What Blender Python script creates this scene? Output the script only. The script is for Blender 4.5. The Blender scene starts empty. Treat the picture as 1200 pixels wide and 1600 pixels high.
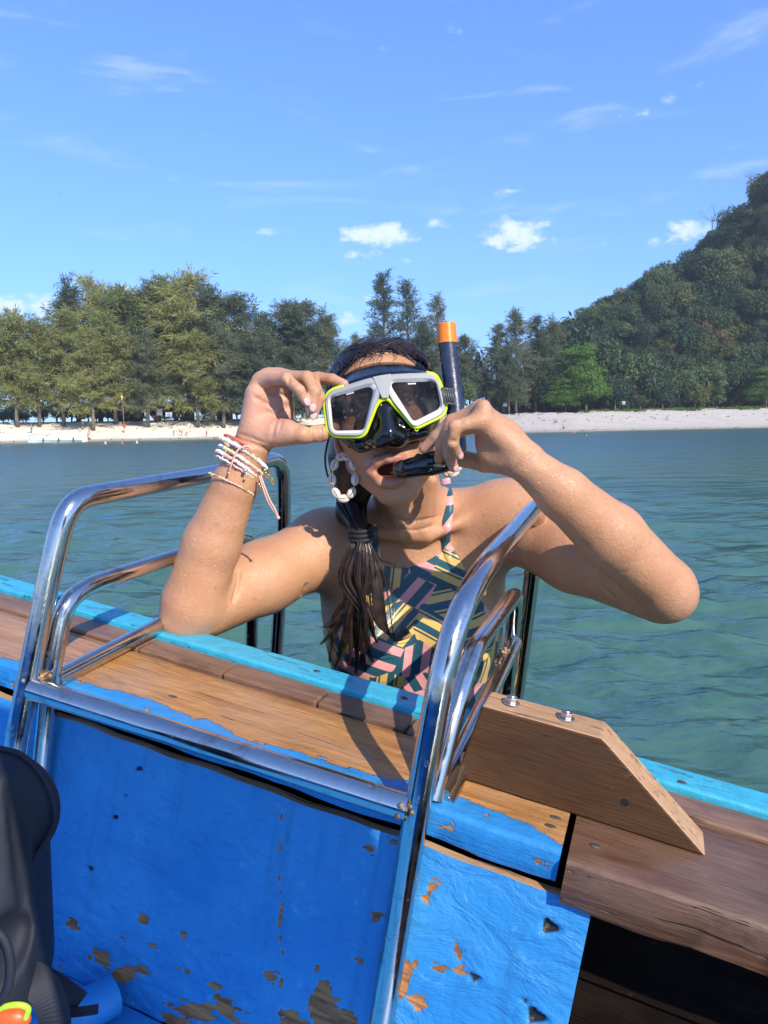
import bpy, math, random
import numpy as np
from mathutils import Matrix, Vector
random.seed(7); np.random.seed(7)
RS = np.random.RandomState(11)
HAZE = True
SC = bpy.context.scene
COL = SC.collection
# ------------------------------------------------------------------ camera
H = 1.25; F = 1155.0; PITCH = math.radians(6.4); ROLL = math.radians(1.0)
_f = np.array([0, math.cos(PITCH), -math.sin(PITCH)]); _r = np.array([1.0, 0, 0]); _u = np.cross(_r, _f)
CR = math.cos(ROLL)*_r - math.sin(ROLL)*_u
CU = math.sin(ROLL)*_r + math.cos(ROLL)*_u
CF = _f; CC = np.array([0, 0, H])
def ray(px, py): return CF + CR*(px-600)/F + CU*(800-py)/F
def at(px, py, D): return CC + ray(px, py)*D
def proj(P):
    q = np.asarray(P, float) - CC; z = q@CF
    return 600+F*(q@CR)/z, 800-F*(q@CU)/z, z
cd = bpy.data.cameras.new('camera'); cam = bpy.data.objects.new('camera', cd); COL.objects.link(cam)
cd.sensor_fit = 'VERTICAL'; cd.sensor_height = 24.0; cd.sensor_width = 18.0; cd.lens = F/1600*24
cd.clip_start = 0.02; cd.clip_end = 20000
m4 = Matrix.Identity(4)
for i in range(3):
    m4[i][0] = CR[i]; m4[i][1] = CU[i]; m4[i][2] = -CF[i]; m4[i][3] = CC[i]
cam.matrix_world = m4
SC.camera = cam
# ------------------------------------------------------------------ light, sky, exposure
SUN_AZ = -59.0; SUN_EL = 34.0     # azimuth from +X towards +Y
sd = np.array([math.cos(math.radians(SUN_AZ))*math.cos(math.radians(SUN_EL)), math.sin(math.radians(SUN_AZ))*math.cos(math.radians(SUN_EL)), math.sin(math.radians(SUN_EL))])
ld = bpy.data.lights.new('sun', 'SUN'); ld.energy = 2.85; ld.angle = math.radians(0.5); ld.color = (1.0, 0.90, 0.76)
lo = bpy.data.objects.new('sun', ld); COL.objects.link(lo)
lo.rotation_euler = Vector(tuple(sd)).to_track_quat('Z', 'Y').to_euler(); lo.location = (6, -4, 8)
SC.view_settings.view_transform = 'Standard'; SC.view_settings.look = 'None'
SC.view_settings.gamma = 1.0; SC.view_settings.use_curve_mapping = False
SC.view_settings.exposure = 1.24
SC.cycles.max_bounces = 8; SC.cycles.transparent_max_bounces = 12
SC.cycles.use_denoising = True
SC.cycles.sample_clamp_indirect = 8.0
W = bpy.data.worlds.new('World'); SC.world = W; W.use_nodes = True

class NT:
    """small node-tree helper"""
    def __init__(s, tree): s.t = tree; s.n = tree.nodes; s.l = tree.links
    def N(s, typ, **kw):
        n = s.n.new(typ)
        for k, val in kw.items():
            if k == 'inp':
                for a, b in val.items():
                    s.put(n.inputs[a], b)
            else: setattr(n, k, val)
        return n
    def put(s, sock, val):
        if isinstance(val, bpy.types.NodeSocket): s.l.new(val, sock)
        else:
            if sock.type == 'RGBA' and len(val) == 3: val = (*val, 1)
            sock.default_value = val
    def math(s, op, a, b=0.0, c=None, clamp=False):
        n = s.N('ShaderNodeMath', operation=op, use_clamp=clamp); s.put(n.inputs[0], a); s.put(n.inputs[1], b)
        if c is not None: s.put(n.inputs[2], c)
        return n.outputs[0]
    def vmath(s, op, a, b=(0, 0, 0)):
        n = s.N('ShaderNodeVectorMath', operation=op); s.put(n.inputs[0], a)
        if op == 'SCALE': s.put(n.inputs['Scale'], b)
        else: s.put(n.inputs[1], b)
        return n.outputs['Value'] if op in ('DOT_PRODUCT', 'LENGTH', 'DISTANCE') else n.outputs[0]
    def mix(s, f, a, b, mode='MIX'):
        n = s.N('ShaderNodeMix', data_type='RGBA', blend_type=mode); s.put(n.inputs['Factor'], f)
        s.put(n.inputs['A'], a) if False else None
        ia = [i for i in n.inputs if i.name == 'A' and i.type == 'RGBA'][0]; ib = [i for i in n.inputs if i.name == 'B' and i.type == 'RGBA'][0]
        s.put(ia, a); s.put(ib, b)
        return [o for o in n.outputs if o.type == 'RGBA'][0]
    def noise(s, vec, scale, detail=3, rough=0.55, dist=0.0, out=0):
        n = s.N('ShaderNodeTexNoise'); 
        if vec is not None: s.put(n.inputs['Vector'], vec)
        n.inputs['Scale'].default_value = scale; n.inputs['Detail'].default_value = detail
        n.inputs['Roughness'].default_value = rough; n.inputs['Distortion'].default_value = dist
        return n.outputs[out]
    def maprange(s, v, a, b, c=0.0, d=1.0, smooth=False):
        n = s.N('ShaderNodeMapRange', clamp=True)
        if smooth: n.interpolation_type = 'SMOOTHSTEP'
        s.put(n.inputs[0], v)
        for i, x in enumerate((a, b, c, d)): s.put(n.inputs[i+1], x)
        return n.outputs[0]
    def ramp(s, f, stops, const=False):
        n = s.N('ShaderNodeValToRGB'); s.put(n.inputs[0], f); cr = n.color_ramp
        if const: cr.interpolation = 'CONSTANT'
        while len(cr.elements) < len(stops): cr.elements.new(0.5)
        for e, (p, c) in zip(cr.elements, stops):
            e.position = p; e.color = (*c, 1) if len(c) == 3 else c
        return n.outputs[0]
    def scalevec(s, vec, sc, rot=(0, 0, 0), loc=(0, 0, 0)):
        n = s.N('ShaderNodeMapping'); s.put(n.inputs['Vector'], vec)
        n.inputs['Scale'].default_value = sc; n.inputs['Rotation'].default_value = rot; n.inputs['Location'].default_value = loc
        return n.outputs[0]
    def bump(s, h, strength, dist, normal=None):
        n = s.N('ShaderNodeBump'); s.put(n.inputs['Height'], h); n.inputs['Strength'].default_value = strength; n.inputs['Distance'].default_value = dist
        if normal is not None: s.put(n.inputs['Normal'], normal)
        return n.outputs[0]

def sky():
    t = NT(W.node_tree); t.n.clear()
    out = t.N('ShaderNodeOutputWorld'); bg = t.N('ShaderNodeBackground')
    st = t.N('ShaderNodeTexSky', sky_type='NISHITA'); st.sun_disc = False
    st.sun_elevation = math.radians(SUN_EL); st.sun_rotation = math.radians(90-SUN_AZ)
    st.altitude = 0; st.air_density = 1.0; st.dust_density = 0.35; st.ozone_density = 2.2
    d = t.N('ShaderNodeTexCoord').outputs['Generated']
    sep = t.N('ShaderNodeSeparateXYZ'); t.put(sep.inputs[0], d)
    el = t.math('ARCSINE', sep.outputs[2]); az = t.math('ARCTAN2', sep.outputs[0], sep.outputs[1])
    cv = t.N('ShaderNodeCombineXYZ'); t.put(cv.inputs[0], az); t.put(cv.inputs[1], t.math('MULTIPLY', el, 1.6))
    ae = cv.outputs[0]
    # fair-weather cumulus puffs: each at its own direction on the sky sphere
    puffs = [(800, 366, 60, 24, 1.), (845, 352, 20, 9, .8), (805, 388, 22, 12, .8), (592, 366, 66, 20, 1.05), (630, 376, 30, 10, .8), (425, 362, 28, 9, .7), (790, 300, 22, 9, .7), (570, 400, 55, 12, .55), (690, 350, 45, 11, .55),
             (636, 406, 14, 9, .5), (1070, 360, 40, 22, .9), (1020, 374, 22, 12, .7), (200, 456, 26, 14, .95), (15, 476, 40, 20, 1.), (72, 478, 40, 22, .95), (1000, 178, 34, 9, .5), (1042, 158, 34, 10, .55), (1088, 136, 34, 8, .45), (632, 78, 46, 13, .42), (740, 40, 90, 26, .36), (640, 110, 30, 10, .35), (545, 505, 45, 22, .7),
             (585, 480, 22, 30, .6), (733, 455, 9, 17, .35), (540, 372, 18, 10, .6), (945, 378, 20, 14, .3), (370, 303, 12, 7, .3)]
    def dirof(px, py):
        q = ray(px, py); q = q/np.linalg.norm(q); return math.atan2(q[0], q[1]), math.asin(q[2])
    lst = []
    for (px, py, wx, wy, am) in puffs:
        a, e = dirof(px, py); lst.append((a, e, wx/F, wy/F, am))
    for k in range(26):                                         # the rest of the sky carries the same kind of puffs
        a = 0.62 + (k+RS.rand()*.8)*(2*math.pi-1.24)/26; lst.append((a if a < math.pi else a-2*math.pi, .05+RS.rand()*.3, .03+RS.rand()*.03, .012+RS.rand()*.01, .5+.4*RS.rand()))
    wob = t.noise(ae, 34, 5, .65); wob2 = t.noise(ae, 9, 2, .5)
    tot = None
    for (a, e, wx, wy, am) in lst:
        dx = t.math('MULTIPLY', t.math('SUBTRACT', az, a), 1/wx); dy = t.math('MULTIPLY', t.math('SUBTRACT', el, e), 1/wy)
        g = t.math('MULTIPLY', t.math('EXPONENT', t.math('MULTIPLY', t.math('ADD', t.math('MULTIPLY', dx, dx), t.math('MULTIPLY', dy, dy)), -1.0)), am)
        tot = g if tot is None else t.math('MAXIMUM', tot, g)
    cm = t.maprange(t.math('ADD', tot, t.math('MULTIPLY', t.math('SUBTRACT', wob, .5), 2.0)), .40, 1.05, 0, .80, True)
    cm = t.math('MULTIPLY', cm, t.maprange(tot, .04, .25, 0, 1, True))
    # thin cirrus streaks over the whole sky
    cs = t.noise(t.scalevec(ae, (2.0, 6.5, 1), (0, 0, .35)), 2.2, 6, .62, .6)
    cirr = t.math('MULTIPLY', t.maprange(cs, .52, .86, 0, .42, True), t.maprange(el, .02, .2, .5, 1))
    f = t.math('MAXIMUM', cm, cirr)
    gm = t.N('ShaderNodeGamma'); t.put(gm.inputs[0], st.outputs[0]); gm.inputs[1].default_value = .76; cool = t.mix(1.0, gm.outputs[0], (0.455, 0.725, 1.22), 'MULTIPLY')
    col = t.mix(f, cool, (3.3, 3.6, 4.1))
    t.put(bg.inputs[0], col); bg.inputs[1].default_value = 0.14
    t.l.new(bg.outputs[0], out.inputs[0])
sky()

# ------------------------------------------------------------------ helpers: objects
def mesh_np(name, V, Fc, mats=(), smooth=False, midx=None):
    V = np.ascontiguousarray(V, np.float32); me = bpy.data.meshes.new(name)
    if isinstance(Fc, np.ndarray):
        k = Fc.shape[1]; n = len(Fc)
        me.vertices.add(len(V)); me.vertices.foreach_set('co', V.ravel())
        me.loops.add(n*k); me.loops.foreach_set('vertex_index', np.ascontiguousarray(Fc, np.int32).ravel())
        me.polygons.add(n); me.polygons.foreach_set('loop_start', np.arange(0, n*k, k, dtype=np.int32)); me.polygons.foreach_set('loop_total', np.full(n, k, np.int32))
    else:
        me.from_pydata([tuple(map(float, q)) for q in V], [], [tuple(map(int, q)) for q in Fc])
    for q in (mats if isinstance(mats, (list, tuple)) else [mats]): me.materials.append(q)
    if midx is not None: me.polygons.foreach_set('material_index', np.asarray(midx, np.int32))
    me.polygons.foreach_set('use_smooth', np.full(len(me.polygons), bool(smooth)))
    me.update(calc_edges=True); me.validate()
    return me
def link(name, me, parent=None, M=None):
    o = bpy.data.objects.new(name, me); COL.objects.link(o)
    if parent is not None: o.parent = parent
    if M is not None: o.matrix_local = M
    return o
def tag(o, label=None, cat=None, group=None, kind=None):
    for k, val in (('label', label), ('category', cat), ('group', group), ('kind', kind)):
        if val: o[k] = val
    return o
def thing(name, label, cat, loc=(0, 0, 0), group=None, M=None):
    o = bpy.data.objects.new(name, None); COL.objects.link(o); o.empty_display_size = .05
    if M is not None: o.matrix_world = M
    else: o.location = loc
    return tag(o, label, cat, group)
class MB:
    """collects shapes, builds one mesh"""
    def __init__(s): s.V = []; s.F = []; s.n = 0; s.mi = []
    def add(s, V, Fs, mi=0):
        V = np.asarray(V, float); s.V.append(V)
        for f in Fs: s.F.append(tuple(int(i)+s.n for i in f)); s.mi.append(mi)
        s.n += len(V); return s
    def box(s, lo, hi, mi=0, jit=0.0):
        x0, y0, z0 = lo; x1, y1, z1 = hi
        V = np.array([(x0, y0, z0), (x1, y0, z0), (x1, y1, z0), (x0, y1, z0), (x0, y0, z1), (x1, y0, z1), (x1, y1, z1), (x0, y1, z1)], float)
        if jit: V += RS.randn(8, 3)*jit
        return s.add(V, [(3, 2, 1, 0), (4, 5, 6, 7), (0, 1, 5, 4), (1, 2, 6, 5), (2, 3, 7, 6), (3, 0, 4, 7)], mi)
    def prism(s, poly, ax, a, b, mi=0):
        """poly: 2D points in the two other axes, extruded along axis ax from a to b"""
        n = len(poly); V = []
        for val in (a, b):
            for p in poly:
                q = list(p); q.insert(ax, val); V.append(q)
        Fs = [tuple(range(n))[::-1], tuple(range(n, 2*n))] + [(i, (i+1) % n, n+(i+1) % n, n+i) for i in range(n)]
        return s.add(V, Fs, mi)
    def tube(s, P, R, seg=12, cap=True, mi=0, closed=False, flat=None):
        P = np.asarray(P, float); n = len(P); R = np.full(n, R) if np.isscalar(R) else np.asarray(R, float)
        T = np.gradient(P, axis=0) if not closed else (np.roll(P, -1, 0)-np.roll(P, 1, 0))
        T /= np.linalg.norm(T, axis=1)[:, None]+1e-12
        a = np.array([0, 0, 1.0]) if abs(T[0][2]) < .9 else np.array([1.0, 0, 0])
        if flat is not None: a = np.asarray(flat[0], float)
        nn = np.cross(T[0], a); nn /= np.linalg.norm(nn); V = []
        for i in range(n):
            nn = nn - T[i]*(nn@T[i]); nn /= np.linalg.norm(nn)+1e-12; bb = np.cross(T[i], nn)
            ang = np.arange(seg)*2*math.pi/seg
            kf = 1.0 if flat is None else flat[1]
            V.append(P[i]+R[i]*(np.cos(ang)[:, None]*nn+kf*np.sin(ang)[:, None]*bb))
        V = np.concatenate(V); Fs = []
        for i in range(n if closed else n-1):
            j = (i+1) % n
            for k in range(seg):
                Fs.append((i*seg+k, i*seg+(k+1) % seg, j*seg+(k+1) % seg, j*seg+k))
        if cap and not closed: Fs += [tuple(range(seg))[::-1], tuple(range((n-1)*seg, n*seg))]
        return s.add(V, Fs, mi)
    def ball(s, c, r, seg=10, rings=6, R=None, mi=0):
        r = np.full(3, r) if np.isscalar(r) else np.asarray(r, float); V = [(0, 0, 1)]
        for i in range(1, rings):
            th = math.pi*i/rings
            for k in range(seg):
                V.append((math.sin(th)*math.cos(2*math.pi*k/seg), math.sin(th)*math.sin(2*math.pi*k/seg), math.cos(th)))
        V.append((0, 0, -1)); V = np.array(V)*r
        if R is not None: V = V@np.asarray(R)
        V = V+np.asarray(c); Fs = [(0, 1+k, 1+(k+1) % seg) for k in range(seg)]
        for i in range(rings-2):
            for k in range(seg):
                a = 1+i*seg+k; b = 1+i*seg+(k+1) % seg; Fs.append((a, a+seg, b+seg, b))
        L = len(V)-1; o = 1+(rings-2)*seg
        Fs += [(o+(k+1) % seg, o+k, L) for k in range(seg)]
        return s.add(V, Fs, mi)
    def build(s, name, mats, parent=None, smooth=False, bevel=0.0, M=None, seg=2):
        me = mesh_np(name, np.concatenate(s.V), s.F, mats, smooth, s.mi); o = link(name, me, parent, M)
        if bevel:
            b = o.modifiers.new('bevel', 'BEVEL'); b.width = bevel; b.segments = seg; b.limit_method = 'ANGLE'
        return o
def fillet(P, r, n=6):
    """polyline with rounded corners"""
    P = [np.asarray(p, float) for p in P]; out = [P[0]]
    for i in range(1, len(P)-1):
        rr = r[i] if isinstance(r, (list, tuple)) else r
        a = P[i-1]-P[i]; b = P[i+1]-P[i]; la, lb = np.linalg.norm(a), np.linalg.norm(b)
        d = min(rr, la*.49, lb*.49); p0 = P[i]+a/la*d; p2 = P[i]+b/lb*d
        for t in np.linspace(0, 1, n+1): out.append((1-t)**2*p0+2*t*(1-t)*P[i]+t*t*p2)
    out.append(P[-1]); return np.array(out)
def spline(P, n=8):
    """Catmull-Rom through the points"""
    P = np.asarray(P, float); Q = np.vstack([2*P[0]-P[1], P, 2*P[-1]-P[-2]]); out = []
    for i in range(1, len(Q)-2):
        for t in np.linspace(0, 1, n, endpoint=False):
            a, b, c, d = Q[i-1], Q[i], Q[i+1], Q[i+2]
            out.append(.5*((2*b)+(-a+c)*t+(2*a-5*b+4*c-d)*t*t+(-a+3*b-3*c+d)*t**3))
    out.append(P[-1]); return np.array(out)

# ------------------------------------------------------------------ helpers: materials
def mat(name):
    m = bpy.data.materials.new(name); m.use_nodes = True
    t = NT(m.node_tree); b = t.n['Principled BSDF']; return m, t, b
def simple(name, col, rough=.5, metal=0.0, var=0.0, scale=20, bump=0.0, spec=.5, coat=0.0):
    m, t, b = mat(name); oc = t.N('ShaderNodeTexCoord').outputs['Object']
    if var:
        f = t.noise(oc, scale, 4); c = t.mix(t.maprange(f, .3, .7), [x*(1-var) for x in col], [min(1, x*(1+var)) for x in col]); t.put(b.inputs['Base Color'], c)
    else: b.inputs['Base Color'].default_value = (*col, 1)
    b.inputs['Roughness'].default_value = rough; b.inputs['Metallic'].default_value = metal
    b.inputs['Specular IOR Level'].default_value = spec; b.inputs['Coat Weight'].default_value = coat
    if bump: t.put(b.inputs['Normal'], t.bump(t.noise(oc, scale*2, 4), 1.0, bump))
    return m
def foliage(name, cols, trans=.25, rough=.55):
    """leaf colour varies from tree to tree and from clump to clump"""
    m, t, b = mat(name); oi = t.N('ShaderNodeObjectInfo').outputs['Random']; oc = t.N('ShaderNodeTexCoord').outputs['Object']
    f = t.math('ADD', t.math('MULTIPLY', oi, .55), t.math('MULTIPLY', t.noise(oc, .45, 3), .6))
    stops = [(.25+.55*i/(len(cols)-1), c) for i, c in enumerate(cols)]
    c = t.ramp(f, stops); t.put(b.inputs['Base Color'], c); b.inputs['Roughness'].default_value = rough; b.inputs['Specular IOR Level'].default_value = .25
    tr = t.N('ShaderNodeBsdfTranslucent'); t.put(tr.inputs[0], c); mx = t.N('ShaderNodeMixShader'); mx.inputs[0].default_value = trans
    t.l.new(b.outputs[0], mx.inputs[1]); t.l.new(tr.outputs[0], mx.inputs[2]); t.l.new(mx.outputs[0], t.n['Material Output'].inputs[0])
    return m

# ================================================================== SETTING: sea, beach, hill
def smooth(x): x = np.clip(x, 0, 1); return x*x*(3-2*x)
_PX = np.array([-6000, -1500, -600, 0, 300, 600, 900, 1200, 1500, 2400, 6000], float)
_PHI = np.arctan((_PX-600)/F)
_SR = np.array([104, 108, 116, 126, 134, 148, 162, 184, 196, 190, 180], float)*np.array([1.0/math.cos(p) if abs(p) < .7 else 1.31 for p in _PHI])
_BH = np.array([3.2, 3.2, 3.4, 3.8, 3.9, 4.2, 4.7, 5.2, 5.2, 5, 5], float)
def shore(phi): return np.interp(phi, _PHI, _SR)
_HX = np.array([20, 38, 50, 60, 72, 85, 95, 106, 117, 127, 145, 165, 190, 240, 330, 420], float)
_HS = np.array([0, 3, 15, 24, 33, 40, 45, 48, 56, 69, 84, 92, 96, 96, 90, 80], float)
_YX = np.array([20, 60, 117, 140, 160, 180, 210, 260, 330], float)
_Y0 = np.array([236, 224, 224, 216, 200, 180, 160, 140, 130], float)
def land_h(x, y):
    x = np.asarray(x, float); y = np.asarray(y, float)
    r = np.hypot(x, y); phi = np.arctan2(x, y); t = r-shore(phi); b = np.interp(phi, _PHI, _BH)
    h = np.where(t < 0, t*.08, b*smooth(np.maximum(t, 0)/26*.5+.0)*2)
    h = np.where(t > 26, b, h)
    far = smooth((t-62)/14)*smooth((-phi-.02)/.12)
    h = h*(1-far)-1.5*far
    S = np.interp(x, _HX, _HS); y0 = np.interp(x, _YX, _Y0)
    hill = S*smooth((y-y0)/34)*(1+.05*np.sin(x*.35+y*.2))
    return np.where(y > 0, np.maximum(h, hill-.5), -2.0)
# ---- sea
def make_sea():
    fan = np.linspace(-math.radians(34), math.radians(34), 420)
    rest = np.linspace(math.radians(34), 2*math.pi-math.radians(34), 64)[1:-1]
    phi = np.concatenate([fan, rest]); n = len(phi)
    q = np.concatenate([np.linspace(760, 300, 40), np.linspace(297, 6, 230)])
    rr = np.concatenate([1.25*739/q, [170, 190, 215, 250, 320, 500, 900, 2000, 5000]])
    dr = np.gradient(rr)
    X = rr[:, None]*np.sin(phi)[None]; Y = rr[:, None]*np.cos(phi)[None]; Z = np.zeros_like(X)
    g = np.random.RandomState(5)
    sp = np.maximum(dr, rr*.0029)[:, None]
    for k in range(110):
        lam = .075*(1.5/.075)**(g.rand()**1.1); th = math.radians(248)+g.randn()*.50
        amp = lam*.0070*(1 if lam < .6 else .95)
        kx, ky = math.cos(th)*2*math.pi/lam, math.sin(th)*2*math.pi/lam
        ph = kx*X+ky*Y+g.rand()*6.28
        w = np.clip((lam/sp-2.2)/2.5, 0, 1)
        Z += w*amp*(np.sin(ph)+.22*np.cos(2*ph))
    Z[:, len(fan):] *= .0
    Z *= smooth((rr-.2)/.5)[:, None]
    V = np.stack([X, Y, Z], -1).reshape(-1, 3); V = np.vstack([V, [[0, 0, 0]]])
    i = np.arange(len(rr)-1)[:, None]*n; j = np.arange(n)[None]; j2 = (j+1) % n
    Q = np.stack([i+j, i+n+j, i+n+j2, i+j2], -1).reshape(-1, 4)
    m, t, b = mat('sea_water')
    oc = t.N('ShaderNodeTexCoord').outputs['Object']
    at_ = t.N('ShaderNodeAttribute', attribute_name='shallow').outputs['Fac']
    n1 = t.noise(oc, .25, 3); n2 = t.noise(t.scalevec(oc, (1, 1.7, 1), (0, 0, .4)), 1.3, 3)
    deep = t.mix(t.maprange(n2, .35, .7), (0.050, 0.128, 0.096), (0.068, 0.152, 0.114))
    deep = t.mix(t.maprange(n1, .4, .65, 0, .5), deep, (0.046, 0.112, 0.098))
    deep = t.mix(t.maprange(t.vmath('LENGTH', oc), 8, 60, 0, .8, True), deep, (0.040, 0.098, 0.118)); t.put(b.inputs['Base Color'], t.mix(at_, deep, (0.15, 0.32, 0.16)))  # bluer with distance: sky reflection put into the base colour
    rl = t.vmath('LENGTH', oc); t.put(b.inputs['Roughness'], t.maprange(rl, 3, 50, .19, .25, True)); b.inputs['IOR'].default_value = 1.333; b.inputs['Specular IOR Level'].default_value = .75
    rip = t.noise(t.scalevec(oc, (.7, 1.6, 1), (0, 0, .25)), 7, 3, .55, .2)
    mid = t.noise(t.scalevec(oc, (.6, 1.7, 1), (0, 0, .25)), 2.0, 3, .5, .2)
    big = t.noise(t.scalevec(oc, (.5, 1.6, 1), (0, 0, .2)), .45, 3, .5)
    fin = t.noise(t.scalevec(oc, (.6, 1.7, 1), (0, 0, .2)), 17, 3, .6, .3); nb = t.bump(fin, .45, .010); nb = t.bump(rip, .55, .020, nb); nb = t.bump(mid, .95, .10, nb); nb = t.bump(big, .9, .30, nb)
    t.put(b.inputs['Normal'], nb)
    me = mesh_np('sea', V[:-1], Q, m, True)
    c0 = len(V)-1
    xy = V[:-1, :2]; r = np.hypot(xy[:, 0], xy[:, 1]); dsh = shore(np.arctan2(xy[:, 0], xy[:, 1]))-r
    sh = np.where(xy[:, 1] > 0, np.clip(1-dsh/26, 0, 1), 0)*.9
    a = me.attributes.new('shallow', 'FLOAT', 'POINT'); a.data.foreach_set('value', sh.astype(np.float32))
    o = link('sea', me); tag(o, kind='structure')
make_sea()
# ---- beach sand and the ground behind
def make_land():
    phi = np.concatenate([np.linspace(-1.35, -.62, 24)[:-1], np.linspace(-.62, .62, 260), np.linspace(.62, 1.35, 24)[1:]])
    def strip(ts):
        R = shore(phi)[None]+np.asarray(ts, float)[:, None]; X = R*np.sin(phi); Y = R*np.cos(phi); Z = land_h(X, Y)
        g = np.random.RandomState(3)
        Z = Z+(.12*np.sin(X*.35+np.asarray(ts)[:, None])+.10*np.sin(Y*.5+X*.21)+.05*g.randn(*Z.shape))*(np.asarray(ts)[:, None] > 3)
        n = len(phi); i = np.arange(len(ts)-1)[:, None]*n; j = np.arange(n-1)[None]
        return np.stack([X, Y, Z], -1).reshape(-1, 3), np.stack([i+j, i+j+1, i+n+j+1, i+n+j], -1).reshape(-1, 4)
    m, t, b = mat('beach_sand'); oc = t.N('ShaderNodeTexCoord').outputs['Object']
    c = t.mix(t.maprange(t.noise(t.scalevec(oc, (1, 1, 3)), .35, 5), .35, .68), (.70, .62, .49), (.82, .75, .62))
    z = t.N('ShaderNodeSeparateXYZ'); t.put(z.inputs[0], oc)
    c = t.mix(t.maprange(z.outputs[0], -8, 22, 0, .85, True), c, (.37, .345, .325))        # sand greyed towards the right to stand in for shade
    c = t.mix(t.maprange(z.outputs[2], .1, .55, 1, 0, True), c, (.36, .30, .21))
    deb = t.math('MULTIPLY', t.maprange(t.noise(oc, 1.4, 4, .7), .64, .72), t.maprange(z.outputs[2], 2.2, 3.4))
    c = t.mix(deb, c, (.10, .075, .045)); t.put(b.inputs['Base Color'], c); b.inputs['Roughness'].default_value = .95
    t.put(b.inputs['Normal'], t.bump(t.noise(oc, 1.2, 4), .6, .15))
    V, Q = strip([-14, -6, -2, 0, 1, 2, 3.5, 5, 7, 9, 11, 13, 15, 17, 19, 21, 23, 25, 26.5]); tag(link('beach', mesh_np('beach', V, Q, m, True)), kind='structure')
    g_ = simple('leaf_litter', (.035, .03, .018), .95, var=.5, scale=.6)
    V, Q = strip([25.6, 27, 30, 36, 44, 52, 60, 66, 72, 80]); tag(link('ground', mesh_np('ground', V, Q, g_, True)), kind='structure')
    hm = simple('hill_undergrowth', (.05, .075, .03), .9, var=.6, scale=.25, bump=.3)
    # hill
    xs = np.arange(20, 420, 4.0); ys = np.arange(2, 330, 4.0); X, Y = np.meshgrid(xs, ys); Z = land_h(X, Y)
    g = np.random.RandomState(8); Z = Z+np.where(Z > 8, -.8+.5*np.sin(X*.5+2*np.sin(Y*.2))+.4*g.randn(*Z.shape), -.6)
    r = np.hypot(X, Y); Z = np.where((r < shore(np.arctan2(X, Y))+22) & (Z < 8), -3, Z)
    n = len(xs); i = np.arange(len(ys)-1)[:, None]*n; j = np.arange(n-1)[None]
    Q = np.stack([i+j, i+j+1, i+n+j+1, i+n+j], -1).reshape(-1, 4)
    tag(link('hill', mesh_np('hill', np.stack([X, Y, Z], -1).reshape(-1, 3), Q, hm, True)), kind='structure')
make_land()
def ground_at(px, D):
    p = at(px, 670, D); return np.array([p[0], p[1], float(land_h(p[0], p[1]))])
def height_for(px, ytop, base):
    """height above base at which this place shows at image row ytop"""
    D = (base-CC)@CF; a = at(px, ytop, D); return a[2]-base[2]

# ------------------------------------------------------------------ trees
M_BARK = simple('grey_bark', (.16, .13, .10), .9, var=.4, scale=3)
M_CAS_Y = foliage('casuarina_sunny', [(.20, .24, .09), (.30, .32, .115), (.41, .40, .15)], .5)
M_CAS_G = foliage('casuarina_shade_grey', [(.105, .140, .085), (.155, .19, .11), (.21, .235, .135)], .5)  # same foliage as the sunny one, greyed to stand in for shade
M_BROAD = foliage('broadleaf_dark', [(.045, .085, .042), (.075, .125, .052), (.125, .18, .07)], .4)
M_BROAD2 = foliage('broadleaf_yellowish', [(.075, .10, .035), (.13, .16, .05), (.19, .20, .075)], .4)
M_BROAD3 = foliage('broadleaf_deep', [(.022, .050, .030), (.040, .080, .045), (.065, .11, .055)], .3)
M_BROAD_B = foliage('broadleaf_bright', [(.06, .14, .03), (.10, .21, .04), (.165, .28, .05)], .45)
M_BROWN = foliage('dry_leaves', [(.13, .095, .045), (.19, .135, .06), (.15, .15, .055)], .25)
M_RED = foliage('reddish_leaves', [(.12, .07, .055), (.17, .09, .065), (.12, .10, .05)], .25)
def limb_tubes(limbs, name, material, seg=5):
    mb = MB()
    for P, R in limbs: mb.tube(P, R, seg)
    return mesh_np(name, np.concatenate(mb.V), mb.F, material, True)
def tris_mesh(name, A, Bv, Cv, material):
    n = len(A); V = np.stack([A, Bv, Cv], 1).reshape(-1, 3); return mesh_np(name, V, np.arange(3*n).reshape(n, 3), material, False)
def unit(a): return a/(np.linalg.norm(a, axis=-1, keepdims=True)+1e-9)
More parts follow.
